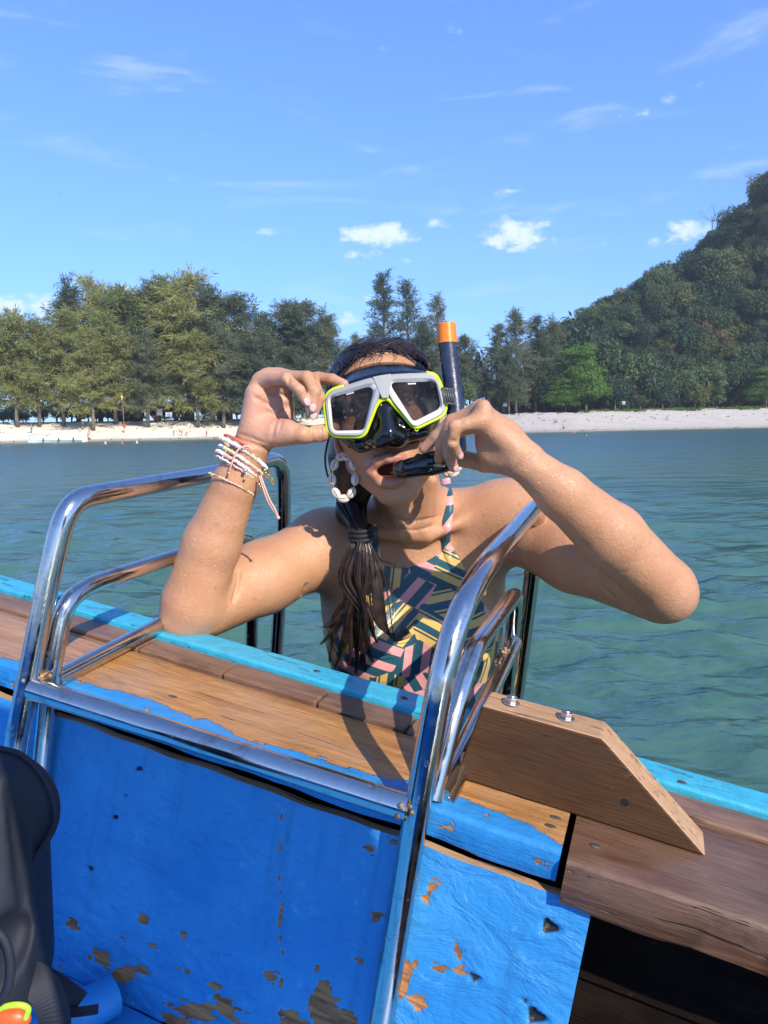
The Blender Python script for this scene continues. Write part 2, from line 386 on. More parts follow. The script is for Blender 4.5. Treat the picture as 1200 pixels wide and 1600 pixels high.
def casuarina(seed, h, wid, material, low=.12, spire=.5, dens=1.0):
    g = np.random.RandomState(seed); limbs = []; roots = []; dirs = []
    zs = np.linspace(0, h, 9); bend = g.randn(2)*.02*h; tr = np.stack([bend[0]*(zs/h)**2+.1*g.randn(9), bend[1]*(zs/h)**2+.1*g.randn(9), zs], 1); tr[0, :2] = 0
    limbs.append((tr, np.linspace(.017*h, .03, 9)))
    nl = int(88*dens)
    for k in range(nl):
        f = low+(1-low)*((k+g.rand())/nl); z = f*h
        c = np.array([np.interp(z, zs, tr[:, 0]), np.interp(z, zs, tr[:, 1]), z])
        fr = (f-low)/(1-low); prof = min(1, fr/.20+.5)*(1-.88*spire*fr**(2.4 if spire < .6 else 1.5)-.12*fr)*(.75+.5*abs(math.sin(fr*9+seed)))
        L = wid*.5*prof*(.55+.6*g.rand())
        a = g.rand()*6.283; e = math.radians(4+62*fr**1.3+18*g.randn())
        d = np.array([math.cos(a)*math.cos(e), math.sin(a)*math.cos(e), math.sin(e)])
        npnt = 6; tt = np.linspace(0, 1, npnt)[:, None]
        P = c+d*tt*L+np.array([0, 0, 1])*(.28*tt-.34*tt**2)*L*1.0+.06*g.randn(npnt, 3)*tt*L*.4
        limbs.append((P, np.linspace(.035+.012*L, .012, npnt)))
        ns = max(6, int(L*3.6*dens))
        for s in range(ns):
            q = .22+.78*(s+g.rand())/ns; p = np.array([np.interp(q, tt[:, 0], P[:, ax]) for ax in range(3)])
            roots.append(p+g.randn(3)*.16*L*.5); dd = d*.7+g.randn(3)*.55; dd[2] += .15-.55*g.rand(); dirs.append(unit(dd))
    roots = np.array(roots); dirs = np.array(dirs); k = 15
    R = np.repeat(roots, k, 0); D = np.repeat(dirs, k, 0); n = len(R)
    s = g.rand(n, 1)*1.6-.3; start = R+D*s+g.randn(n, 3)*.18
    nd = unit(D+g.randn(n, 3)*.42+np.array([0, 0, -.30])); ln = (.35+.6*g.rand(n, 1)); side = unit(np.cross(nd, g.randn(n, 3)))*(.040+.050*g.rand(n, 1))
    return (limb_tubes(limbs, 'trunk', M_BARK), tris_mesh('crown', start-side, start+side, start+nd*ln, material))
def leafball(g, lobes, per_area, size, flat=1.0):
    """leaf-sized quads spread over and inside uneven lobes"""
    Cs, Ns = [], []
    for c, r in lobes:
        n = int(per_area*4*math.pi*r*r); v = unit(g.randn(n, 3)); rad = r*(1.12-.5*g.rand(n, 1)**1.2)*(1+.10*np.sin(v[:, :1]*9+c[0]*3)*np.sin(v[:, 1:2]*8+c[1]))
        keep = v[:, 2] > -.75
        Cs.append((np.asarray(c)+v*rad*np.array([1, 1, flat]))[keep]); Ns.append(unit(v+g.randn(n, 3)*.6+np.array([0, 0, .35]))[keep])
    Cn = np.concatenate(Cs); N = np.concatenate(Ns); n = len(Cn)
    a = unit(np.cross(N, g.randn(n, 3))); b_ = np.cross(N, a); sz = size*(.55+.75*g.rand(n, 1))
    V = np.stack([Cn-a*sz, Cn-b_*sz*.45, Cn+a*sz, Cn+b_*sz*.45], 1).reshape(-1, 3)
    return V, np.arange(4*n).reshape(n, 4)
def broadleaf(seed, h, rad, material, nlobe=16, trunk_f=.45, per=9, size=.3, flat=.85):
    g = np.random.RandomState(seed); lobes = []; limbs = []
    top = np.array([g.randn()*.3, g.randn()*.3, h*trunk_f]); tr = np.stack([np.linspace(0, top[0], 5), np.linspace(0, top[1], 5), np.linspace(-1.5, top[2], 5)], 1)
    limbs.append((tr, np.linspace(.05*h*.5+.05, .12, 5)))
    for k in range(nlobe):
        v = unit(g.randn(3)); v[2] = abs(v[2])*1.0-.18
        c = np.array([0, 0, h-rad*.95])+v*np.array([rad*.85, rad*.85, rad*.80])*(.35+.72*g.rand()); r = rad*(.16+.30*g.rand()); lobes.append((c, r))
        mid = (top+c)/2+g.randn(3)*.2; limbs.append((np.array([top-[0, 0, .3*g.rand()*h*.3], mid, c]), np.array([.11, .07, .03])))
    V, Q = leafball(g, lobes, per, size, flat)
    return limb_tubes(limbs, 'trunk', M_BARK), mesh_np('crown', V, Q, material, False)
def tiered(seed, h, rad, material):
    g = np.random.RandomState(seed); limbs = [(np.array([[0, 0, -1], [.1, 0, h*.5], [0, .1, h]]), np.array([.22, .15, .04]))]; Vs = []; Qs = []; n0 = 0
    for k in range(9):
        z = h*(.22+.76*k/8); R = rad*(1.05-.08*k)*(.6+.6*g.rand()); 
        for s in range(9):
            a = s*.698+g.rand()*1.2; L = R*(.4+.75*g.rand()); c = np.array([math.cos(a)*L*.62, math.sin(a)*L*.62, z+.10*L+g.randn()*.55])
            limbs.append((np.array([[0, 0, z-.3], c*[.5, .5, 1], c*[1.3, 1.3, 1]]), np.array([.07, .05, .02])))
            V, Q = leafball(g, [(c, L*.46)], 8, .24, .34+.3*g.rand()); Vs.append(V); Qs.append(Q+n0); n0 += len(V)
    return limb_tubes(limbs, 'trunk', M_BARK), mesh_np('crown', np.concatenate(Vs), np.concatenate(Qs), material, False)
def plant_tree(kind, pair, base, rz, sc, label, cat, group=None, part_names=('trunk', 'crown')):
    o = thing(kind, label, cat, tuple(base), group); o.rotation_euler = (0, 0, rz); o.scale = sc if not np.isscalar(sc) else (sc, sc, sc)
    for nm, me in zip(part_names, pair): link(nm, me, o)
    return o
def trees():
    g = np.random.RandomState(21)
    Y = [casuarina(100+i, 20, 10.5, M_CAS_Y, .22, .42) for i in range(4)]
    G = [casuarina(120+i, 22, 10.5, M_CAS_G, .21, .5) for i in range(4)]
    T = [casuarina(140+i, 26, 8.0, M_CAS_G, .2, .62, .85) for i in range(3)]
    S = [casuarina(160+i, 20, 9.5, M_CAS_G, .14, .85, .9) for i in range(2)]
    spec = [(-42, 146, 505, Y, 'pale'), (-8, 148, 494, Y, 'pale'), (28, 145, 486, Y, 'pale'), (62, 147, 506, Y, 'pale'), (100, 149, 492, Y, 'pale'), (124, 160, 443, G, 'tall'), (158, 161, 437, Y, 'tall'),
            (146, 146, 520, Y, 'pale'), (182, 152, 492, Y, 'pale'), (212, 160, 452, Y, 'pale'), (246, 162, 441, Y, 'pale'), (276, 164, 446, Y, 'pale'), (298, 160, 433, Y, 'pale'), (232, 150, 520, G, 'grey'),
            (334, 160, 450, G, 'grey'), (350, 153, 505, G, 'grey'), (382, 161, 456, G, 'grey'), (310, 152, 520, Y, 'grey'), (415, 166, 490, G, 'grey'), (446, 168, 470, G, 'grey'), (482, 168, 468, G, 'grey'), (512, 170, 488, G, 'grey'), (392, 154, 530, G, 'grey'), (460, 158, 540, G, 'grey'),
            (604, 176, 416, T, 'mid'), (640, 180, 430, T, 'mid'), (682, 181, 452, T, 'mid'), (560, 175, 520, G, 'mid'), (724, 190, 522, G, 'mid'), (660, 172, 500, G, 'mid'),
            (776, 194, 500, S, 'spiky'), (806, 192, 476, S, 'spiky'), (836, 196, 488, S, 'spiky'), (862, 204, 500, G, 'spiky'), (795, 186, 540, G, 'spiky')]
    ORD = ['leftmost', 'second from the left', 'third from the left', 'fourth from the left', 'fifth from the left', 'sixth from the left', 'seventh from the left', 'eighth from the left', 'ninth from the left', 'tenth from the left', 'rightmost']
    def rank(i): xs_ = sorted(s_[0] for s_ in spec if s_[4] == spec[i][4]); k_ = xs_.index(spec[i][0]); return 'rightmost' if k_ == len(xs_)-1 else ORD[k_]
    for i, (px, D, yt, kinds, nm) in enumerate(spec):
        b = ground_at(px, D); hh = height_for(px, yt, b); base_h = {id(Y): 20, id(G): 22, id(T): 26, id(S): 20}[id(kinds)]
        s = hh/(base_h*1.12); w = s*(1.22+.3*g.rand())*(1.0 if nm in ('pale', 'tall', 'grey') else .82)
        lab = rank(i)+' '+{'pale': 'of the feathery yellow-green casuarinas behind the speedboat', 'tall': 'of the two tall casuarinas rising above the sunlit stand',
               'grey': 'of the grey-green casuarinas behind the thatched huts', 'mid': 'of the slender casuarinas standing behind the head',
               'spiky': 'of the spiky-topped casuarinas right of the snorkel'}[nm]
        gr = {'pale': 'sunlit casuarinas behind the speedboat', 'tall': 'casuarinas above their neighbours', 'grey': 'grey-green casuarinas behind the huts', 'mid': 'tall casuarinas behind the snorkeller', 'spiky': 'spiky casuarinas right of the snorkel'}[nm]
        plant_tree('casuarina_tree', kinds[i % len(kinds)], b, g.rand()*6.28, (w, w, s), lab, 'tree', gr)
    # broad-leaved trees, behind and at the foot of the hill
    Bd = [broadleaf(200+i, 9, 4.8, [M_BROAD, M_BROAD3, M_BROAD2, M_BROAD, M_BROAD3, M_BROAD][i], 20, .42, 8, .3, [.95, 1.05, 1.2, .9, 1.1, 1.0][i]) for i in range(6)]
    Bm = [broadleaf(220+i, 9, 4.6, M_BROAD, 12, .35, 7, .36) for i in range(2)]
    Br = broadleaf(230, 9, 4.8, M_BROWN, 15, .4, 7, .26); Rd = broadleaf(231, 9, 4.6, M_RED, 14, .4, 7, .26)
    dk = 'dark bushy broad-leaved tree at the back of the beach right of the snorkel'
    for (px, D, yt, r) in [(735, 206, 545, 1.0), (760, 200, 575, .9), (725, 184, 585, .8), (880, 212, 494, 1.3), (915, 214, 520, 1.2), (850, 196, 580, .9), (945, 212, 520, 1.2), (985, 210, 545, 1.1), (960, 200, 585, 1.0),
                           (1020, 206, 560, 1.2), (1060, 206, 570, 1.2), (1105, 210, 560, 1.25), (1150, 214, 550, 1.3), (1195, 214, 560, 1.3), (1085, 204, 600, .9), (1190, 208, 590, 1.0), (1035, 203, 600, .9), (1225, 214, 540, 1.3), (820, 206, 560, 1.1), (780, 206, 590, .9)]:
        b = ground_at(px, D); hh = height_for(px, yt, b); s = hh/9
        plant_tree('broadleaf_tree', Bd[int(g.randint(6))], b, g.rand()*6.28, (max(r, s*.75), max(r, s*.75), s), dk, 'tree', 'broad-leaved trees at the back of the beach')
    b = ground_at(905, 196); hh = height_for(905, 543, b); tt = tiered(300, 15, 6.4, M_BROAD_B)
    plant_tree('sea_almond_tree', tt, b, .4, (hh/15*1.05, hh/15*1.05, hh/15), 'bright green layered sea almond tree standing at the edge of the sand', 'tree')
    b = ground_at(878, 193); hh = height_for(878, 592, b)
    plant_tree('sea_almond_tree', tt, b, 2.4, (hh/15*1.3, hh/15*1.3, hh/15), 'small bright yellow-green tree in front of the layered green tree', 'tree')
    b = ground_at(1192, 208); hh = height_for(1192, 575, b)
    plant_tree('sea_almond_tree', tt, b, 1.4, (hh/15*1.2, hh/15*1.2, hh/15), 'mid green leafy tree at the right end of the beach', 'tree')
    # the hillside
    pts = []
    tries = 0
    while len(pts) < 270 and tries < 60000:
        tries += 1
        x = 44+g.rand()*125; y0 = np.interp(x, _YX, _Y0); y = y0+2+g.rand()*52; z = float(land_h(x, y))
        if z < 7: continue
        px, py, d = proj((x, y, z+5))
        if px < 842 or px > 1250: continue
        if any((x-a)**2+(y-b_)**2+.5*(z-c)**2 < 4.0**2 for a, b_, c in pts): continue
        pts.append((x, y, z))
    for (x, y, z) in pts:
        k = g.rand(); s = .72+.62*g.rand()
        pr = Bd[int(g.randint(6))] if k < .8 else Bm[int(g.randint(2))]
        plant_tree('broadleaf_tree', pr, (x, y, z-1.6*s), g.rand()*6.28, (s*1.05, s*1.05, s*(.9+.25*g.rand())), 'dark green bushy tree growing on the steep wooded hillside', 'tree', 'trees covering the hillside')
    # creepers and saplings that close the gaps between the hillside trees
    gx = 40+g.rand(60000)*135; gy = np.interp(gx, _YX, _Y0)+g.rand(60000)*58-2; gz = land_h(gx, gy); kk = gz > 4.5; gx, gy, gz = gx[kk], gy[kk], gz[kk]
    lift = 2.6*np.clip(.5+.5*np.sin(gx*.9+2*np.sin(gy*.5))*np.sin(gy*.8+gx*.3), 0, 1); n = len(gx); cs = np.stack([gx, gy, gz+lift+g.rand(n)*1.5], 1); N = unit(g.randn(n, 3)*.7+np.array([-.2, -.75, .6])); a = unit(np.cross(N, g.randn(n, 3))); b2 = np.cross(N, a); sz = .30+.38*g.rand(n, 1)
    V = np.stack([cs-a*sz, cs-b2*sz*.5, cs+a*sz, cs+b2*sz*.5], 1).reshape(-1, 3); tag(link('hill_creepers', mesh_np('hill_creepers', V, np.arange(4*n).reshape(n, 4), M_BROAD, False)), kind='stuff')
    def on_hill(px, py):
        for D in np.arange(205, 300, .5):
            p = at(px, py, D)
            if p[2] <= float(land_h(p[0], p[1]))+4: return np.array([p[0], p[1]-1.0, float(land_h(p[0], p[1]))])
        return ground_at(px, 240)
    for px, py, pr, s, lab in [(1002, 512, Rd, .95, 'reddish brown tree low on the hillside'), (1108, 535, Br, 1.25, 'olive brown dry tree in the middle of the hillside'), (1040, 425, Br, .9, 'dry yellowish tree just below the ridge of the hill'),
                               (1012, 400, Bd[1], .85, 'dark spreading tree on the skyline of the hill left of the bare tree'), (1188, 300, Bd[2], 1.2, 'tall dark tree at the top right of the hill'), (960, 455, Bd[3], 1.0, 'dark rounded tree at the lower left shoulder of the hill')]:
        b = on_hill(px, py); plant_tree('broadleaf_tree', pr, b-np.array([0, 0, 1.5]), g.rand()*6.28, s, lab, 'tree')
    # leafless tree on the ridge
    def bare(seed, h):
        q = np.random.RandomState(seed); limbs = []
        def grow(p, d, L, r, lev):
            P = [p]; 
            for i in range(4): d = unit(d+q.randn(3)*.22); P.append(P[-1]+d*L/4)
            limbs.append((np.array(P), np.linspace(r, r*.55, 5)))
            if lev < 4:
                for k in range(3 if lev else 4): grow(P[-1-int(q.randint(2))], unit(d*.8+q.randn(3)*.65+np.array([0, 0, .1])), L*.68, r*.55, lev+1)
        grow(np.array([0, 0, -1.0]), np.array([0, 0, 1.0]), h*.36, .2, 0)
        return limb_tubes(limbs, 'trunk', M_BARK, 4)
    def ridge(px):
        best = None
        for D in np.arange(225, 300, 1.0):
            p = at(px, 600, D); z = float(land_h(p[0], p[1])); y_ = proj((p[0], p[1], z))[1]
            if best is None or y_ < best[0]: best = (y_, np.array([p[0], p[1], z]))
        return best[1]
    b = ridge(1105)+np.array([0, 0, 3.2]); o = thing('bare_tree', 'leafless grey tree standing out against the cloud on the ridge', 'tree', tuple(b)); link('trunk', bare(5, 15), o)
    b = ridge(1165)+np.array([0, 0, 3.]); o = thing('bare_tree', 'small leafless tree beside the top right dark tree', 'tree', tuple(b)); link('trunk', bare(9, 11), o)
    # coconut palm
    b = ground_at(766, 204); hh = height_for(766, 548, b); o = thing('coconut_palm', 'dark coconut palm behind the spiky casuarinas', 'tree', tuple(b))
    link('trunk', limb_tubes([(np.array([[0, 0, 0], [.4, 0, hh*.5], [.2, 0, hh]]), np.array([.25, .18, .14]))], 'trunk', M_BARK), o)
    for k in range(13):
        a = k*2.4; e = math.radians(50-9*(k % 8)); L = 3.6; tt = np.linspace(0, 1, 9)
        P = np.stack([math.cos(a)*math.cos(e)*L*tt+.2, math.sin(a)*math.cos(e)*L*tt, hh+math.sin(e)*L*tt-1.6*tt**2], 1)
        mb = MB(); mb.tube(P, np.linspace(.05, .015, 9), 4); sd_ = np.array([-math.sin(a), math.cos(a), 0])
        for i in range(1, 9):
            for s in (-1, 1):
                for w in (0, .5):
                    p = P[i]*(1-w)+P[i-1]*w; ln = .75*math.sin(math.pi*(.15+.8*i/9)); mb.add([p, p+(P[i]-P[i-1])*.4, p+sd_*s*ln+(P[i]-P[i-1])*.6-np.array([0, 0, .35*ln])], [(0, 1, 2)])
        mb.build('frond', M_BROAD, o)
    # understorey shrubs
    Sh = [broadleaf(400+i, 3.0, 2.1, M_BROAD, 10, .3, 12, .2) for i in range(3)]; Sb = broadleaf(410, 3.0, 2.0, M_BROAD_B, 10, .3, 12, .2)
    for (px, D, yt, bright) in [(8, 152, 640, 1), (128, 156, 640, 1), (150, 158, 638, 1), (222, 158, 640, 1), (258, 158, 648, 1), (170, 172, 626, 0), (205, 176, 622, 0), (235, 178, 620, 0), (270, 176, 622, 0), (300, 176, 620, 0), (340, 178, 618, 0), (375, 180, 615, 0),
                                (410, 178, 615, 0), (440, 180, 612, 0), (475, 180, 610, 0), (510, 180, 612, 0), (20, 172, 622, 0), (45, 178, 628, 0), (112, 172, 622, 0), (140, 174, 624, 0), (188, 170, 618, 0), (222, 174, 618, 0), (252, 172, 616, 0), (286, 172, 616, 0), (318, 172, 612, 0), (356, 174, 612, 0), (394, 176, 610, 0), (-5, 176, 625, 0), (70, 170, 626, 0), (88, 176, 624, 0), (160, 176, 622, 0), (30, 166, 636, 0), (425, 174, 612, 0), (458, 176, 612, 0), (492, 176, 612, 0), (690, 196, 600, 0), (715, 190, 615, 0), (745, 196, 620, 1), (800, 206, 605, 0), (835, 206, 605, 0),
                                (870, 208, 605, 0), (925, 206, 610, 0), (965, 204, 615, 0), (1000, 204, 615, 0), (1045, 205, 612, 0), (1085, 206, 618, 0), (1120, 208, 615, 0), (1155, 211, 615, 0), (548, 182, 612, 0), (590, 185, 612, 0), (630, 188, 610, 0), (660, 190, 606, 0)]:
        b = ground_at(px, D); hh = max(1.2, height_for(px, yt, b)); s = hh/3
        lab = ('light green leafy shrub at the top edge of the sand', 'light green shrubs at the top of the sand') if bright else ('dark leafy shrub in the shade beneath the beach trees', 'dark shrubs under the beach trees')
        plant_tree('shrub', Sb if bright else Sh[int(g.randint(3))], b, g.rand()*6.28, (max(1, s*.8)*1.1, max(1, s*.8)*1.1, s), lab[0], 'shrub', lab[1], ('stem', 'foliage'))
    # pandanus beside the small hut
    b = ground_at(324, 154); o = thing('pandanus', 'spiky grey-green pandanus beside the small thatched hut', 'shrub', tuple(b)); mb = MB(); q = np.random.RandomState(4)
    for k in range(120):
        c = np.array([q.randn()*.9, q.randn()*.5, 1.0+2.4*q.rand()]); d = unit(q.randn(3)+np.array([0, 0, .5])); sdv = unit(np.cross(d, q.randn(3)))*.09
        mb.add([c-sdv, c+sdv, c+d*1.0+np.array([0, 0, .1]), c+d*1.7-np.array([0, 0, .25])], [(0, 1, 2), (0, 2, 3)])
    mb.build('foliage', M_CAS_G, o); link('stem', limb_tubes([(np.array([[.3*k-.5, 0, -.2], [.4*k-.6, 0, 1.8]]), np.array([.12, .08])) for k in range(4)], 'stem', M_BARK), o)
    # creeping beach plants at the top of the sand, right
    V, Q = leafball(np.random.RandomState(6), [(ground_at(px, 196+12*(px-900)/300.)+np.array([0, 0, .1]), 1.6+.6*random.random()) for px in range(905, 1230, 9)], 4, .22, .35)
    tag(link('beach_creepers', mesh_np('beach_creepers', V, Q, M_BROAD_B, False)), kind='stuff')
trees()

def debris():
    g = np.random.RandomState(77); mb = MB()
    for k in range(420):
        px = g.rand()*1250-20; phi = math.atan((px-600)/F); t_ = [2.5+g.rand()*2, 19+g.randn()*2.5, 24+g.rand()*2][int(g.choice(3, p=[.2, .5, .3]))]; r = float(shore(phi))+t_; x, y = r*math.sin(phi), r*math.cos(phi); z = float(land_h(x, y))
        a = g.rand()*3.14; L = .12+.5*g.rand()**3; d = np.array([math.cos(a), math.sin(a), .1*g.randn()])*L; mb.tube([(x-d[0], y-d[1], z+.10), (x+d[0], y+d[1], z+.14+d[2])], [.05+.06*g.rand(), .04], 5)
    tag(mb.build('beach_debris', simple('driftwood', (.11, .08, .055), .95, var=.5, scale=1), None, False), kind='stuff')
debris()

# ================================================================== BOAT (its own frame: u along the gunwale, v outboard, w up)
_A = at(300, 1135, .80); _b = at(880, 1330, .67); _o = at(300, 993, 1.05)
BU = unit(_b-_A); BW = np.cross(BU, _o-_A); BW = BW/np.linalg.norm(BW)
if BW[2] < 0: BW = -BW
BV = np.cross(BW, BU)
BM = np.stack([BU, BV, BW])
def loc(p): return BM@(np.asarray(p)-_A)
def wor(q): return _A+np.asarray(q)@BM
def hit(px, py, ax, val):
    d = ray(px, py); n = BM[ax]; t = (val-(CC-_A)@n)/(d@n); return loc(CC+d*t)
BMAT = Matrix.Identity(4)
for _i in range(3):
    BMAT[_i][0] = BU[_i]; BMAT[_i][1] = BV[_i]; BMAT[_i][2] = BW[_i]; BMAT[_i][3] = _A[_i]

def wood_mat(name, c1, c2, c3, rough=.45, paint=None, wet=.0, grain=1.0):
    """planed timber with grain along u; paint = (colour, node builder for the mask)"""
    m, t, b = mat(name); oc = t.N('ShaderNodeTexCoord').outputs['Object']
    wv = t.noise(t.scalevec(oc, (2.2, 26, 26)), 3.2, 5, .6, 1.2)
    fine = t.noise(t.scalevec(oc, (7, 160, 160)), 3.0, 4, .65)
    patch = t.noise(t.scalevec(oc, (5, 12, 12)), 1.3, 3)
    c = t.mix(t.maprange(wv, .32, .68), c1, c2); c = t.mix(t.maprange(patch, .42, .7, 0, .75), c, c3)
    c = t.mix(t.maprange(fine, .5, .78, 0, .55), c, [x*.42 for x in c1])
    crack = t.noise(t.scalevec(oc, (3.0, 90, 60)), 2.4, 3, .5, .8)
    c = t.mix(t.maprange(crack, .665, .70, 0, .8), c, (.02, .012, .008))
    stain = t.noise(t.scalevec(oc, (3.5, 9, 9)), 2.6, 5, .68, .5); c = t.mix(t.maprange(stain, .54, .70, 0, .62), c, [x*.38 for x in c1])
    scuff = t.noise(t.scalevec(oc, (10, 16, 16)), 2.4, 5, .7); c = t.mix(t.maprange(scuff, .66, .76, 0, .5), c, [min(1, x*1.9+.05) for x in c2])
    h = t.math('ADD', t.math('MULTIPLY', fine, .5*grain), t.math('MULTIPLY', wv, .5))
    h = t.math('SUBTRACT', h, t.maprange(crack, .66, .70))
    r = t.maprange(patch, .3, .7, rough-.12, rough+.15)
    if paint:
        pc, fn = paint; k = fn(t, oc); pcol = t.mix(t.maprange(t.noise(oc, 60, 3), .3, .7), [x*.82 for x in pc], pc)
        c = t.mix(k, c, pcol); h = t.math('ADD', h, t.math('MULTIPLY', k, 2.2)); r = t.mix(k, r, (.38, .38, .38))
        h = t.math('ADD', h, t.math('MULTIPLY', t.noise(oc, 45, 4), 1.3))
    t.put(b.inputs['Base Color'], c); t.put(b.inputs['Roughness'], r)
    b.inputs['Coat Weight'].default_value = wet; b.inputs['Coat Roughness'].default_value = .2
    t.put(b.inputs['Normal'], t.bump(h, .8, .0022))
    return m
BLUE = (.025, .23, .55)
def edge_mask(t, oc):
    s = t.N('ShaderNodeSeparateXYZ'); t.put(s.inputs[0], oc)
    n = t.noise(t.scalevec(oc, (9, 22, 30)), 1.6, 5, .62); lo = t.noise(t.scalevec(oc, (5.5, 0, 0)), 1.0, 1)
    lim = t.math('ADD', t.maprange(lo, .35, .65, .006, .034), t.math('MULTIPLY', t.math('SUBTRACT', n, .5), .05))
    d = t.math('SUBTRACT', lim, s.outputs[1]); k = t.maprange(d, -.0006, .0006)
    chip = t.maprange(t.noise(oc, 38, 4, .6), .63, .645)
    return t.math('MULTIPLY', k, t.math('SUBTRACT', 1.0, chip), clamp=True)
def boat():
    B = thing('longtail_boat', 'old wooden boat with worn bright blue inner side and varnished gunwale across the foreground', 'boat', M=BMAT)
    m_plank = wood_mat('gunwale_timber', (.30, .130, .044), (.52, .270, .092), (.37, .220, .130), .40, (BLUE, edge_mask), .25)
    m_dark = wood_mat('dark_varnished_timber', (.095, .042, .021), (.150, .072, .038), (.20, .125, .085), .36, None, .3)
    m_chock = wood_mat('chock_timber', (.055, .025, .010), (.092, .043, .018), (.090, .050, .026), .6); m_chock.node_tree.nodes['Principled BSDF'].inputs['Specular IOR Level'].default_value = .2
    m_edge = wood_mat('edge_board_timber', (.13, .062, .035), (.22, .115, .065), (.27, .17, .115), .45, None, .1)
    m_raw = wood_mat('sawn_timber', (.36, .20, .10), (.50, .30, .16), (.42, .27, .16), .6)
    # gunwale planks (slightly wavy upper surface)
    def plank(u0, u1, v0, v1, th, name, m, seed, label=None, wob=.0012, rnd=.006):
        g = np.random.RandomState(seed); nu = max(8, int((u1-u0)/.012)); sec = []
        for a in np.linspace(math.pi, math.pi/2, 5): sec.append((v0+rnd+rnd*math.cos(a), -rnd+rnd*math.sin(a)))
        for q in np.linspace(0, 1, 8)[1:-1]: sec.append((v0+rnd+(v1-v0-2*rnd*.6)*q, 0))
        sec += [(v1-rnd*.5, 0), (v1, -rnd*.5), (v1, -th), (v0+rnd*.4, -th), (v0, -th+rnd*.5)]
        sec = np.array(sec); ns = len(sec); us = np.linspace(u0, u1, nu); V = []
        p1, p2 = g.rand(2)*6
        for x in us:
            s = sec.copy(); e = np.sin(x*23+p1)*.5+np.sin(x*61+p2)*.35+g.randn()*.25
            s[:3, 0] += wob*e; s[-2:, 0] += wob*e; s[-3:-1, 1] += wob*1.6*np.sin(x*37+p2); s[:, 1] += wob*.35*np.sin(x*13+s[:, 0]*40)
            V.append(np.column_stack([np.full(ns, x), s]))
        mb = MB(); V = np.concatenate(V); Fs = [(i*ns+k, i*ns+(k+1) % ns, (i+1)*ns+(k+1) % ns, (i+1)*ns+k) for i in range(nu-1) for k in range(ns)]
        Fs += [tuple(range(ns))[::-1], tuple(range((nu-1)*ns, nu*ns))]; mb.add(V, Fs)
        o = mb.build(name, m, B, True); tag(o, label); o.data.set_sharp_from_angle(angle=math.radians(50))
        return o
    plank(-1.70, .398, 0, .124, .033, 'gunwale_plank', m_plank, 1, 'worn light timber gunwale plank with flaking blue inner edge')
    plank(.4045, 1.40, -.010, .124, .046, 'gunwale_plank', m_dark, 2, 'dark reddish brown varnished gunwale plank')
    # narrow outer boards, separate short lengths
    ub = [-1.7, -1.2, -.86, -.56, -.36, -.175, -.045, .088, .202, .47, .86, 1.40]
    for i in range(len(ub)-1):
        dz = RS.randn()*.0012
        mb = MB(); mb.box((ub[i]+.0012, .1275, -.035), (ub[i+1]-.0012, .1685, .0035+dz)); o = mb.build('edge_board', m_edge, B, False, .0025)
    # cyan capping strip
    def cy_mask(t, oc): 
        return t.maprange(t.noise(t.scalevec(oc, (9, 40, 40)), 1.7, 5, .65), .36, .40)
    m_cy = wood_mat('cyan_paint', (.05, .30, .40), (.05, .30, .42), (.04, .26, .34), .4, ((.045, .40, .58), cy_mask), .15)
    strip = MB(); strip.box((-1.7, .1705, -.02), (1.40, .214, .011)); so = strip.build('capping_strip', m_cy, B, False, .003)
    m_nail = simple('nail_rust', (.10, .085, .07), .6, .5, .4, 200)
    for (px, py) in [(495, 1049), (632, 1091), (1066, 1233), (95, 935), (830, 1160)]:
        p = hit(px, py, 2, .011); p[1] = min(max(p[1], .18), .205); mb = MB(); mb.ball((p[0], p[1], .0112), (.0052, .0040, .0011), 10, 6); mb.build('nail', m_nail, so, True)
    for (px, py) in [(270, 1089), (1103, 1278), (930, 1322), (868, 1278), (860, 1291)]:
        p = hit(px, py, 2, .0); mb = MB(); mb.ball((p[0], p[1], .0003), (.0060, .0032, .0010), 10, 6); mb.build('nail', m_nail, B, True)
    # outer hull, floor, far side and frames
    m_hull = simple('hull_blue', (.01, .12, .42), .5, var=.2, scale=9)
    m_in = wood_mat('inner_hull_timber', (.007, .004, .003), (.013, .008, .006), (.022, .014, .011), .8)  # near-black tone puts the cavity's shade into the timber colour
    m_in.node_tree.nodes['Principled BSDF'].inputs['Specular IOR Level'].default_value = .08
    hb = MB(); us = np.linspace(-1.7, 1.4, 14); prof = [(.168, -.036), (.172, -.12), (.14, -.4), (.06, -.72), (-.06, -.98), (-.10, -.98), (.03, -.70), (.105, -.4), (.135, -.12), (.132, -.036)]
    V = []; ns = len(prof)
    for x in us: V += [(x, a, c) for a, c in prof]
    hb.add(V, [(i*ns+k, i*ns+(k+1) % ns, (i+1)*ns+(k+1) % ns, (i+1)*ns+k) for i in range(len(us)-1) for k in range(ns)])
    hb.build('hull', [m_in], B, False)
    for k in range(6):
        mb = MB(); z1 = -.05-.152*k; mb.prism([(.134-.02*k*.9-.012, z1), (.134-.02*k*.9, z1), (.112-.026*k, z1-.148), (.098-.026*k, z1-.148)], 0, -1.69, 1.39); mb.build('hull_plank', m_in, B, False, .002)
    # unseen board added right of the camera, shaped to shade the panel's left
    def pan(px, py): return loc(wor(hit(px, py, 1, -.01)))
    ss = BM@sd; bb = [pan(548, 1312)+ss*1.02, pan(575, 1410)+ss*1.02, pan(556, 1640)+ss*1.0, pan(60, 1640)+ss*1.18, pan(-60, 1115)+ss*1.22]
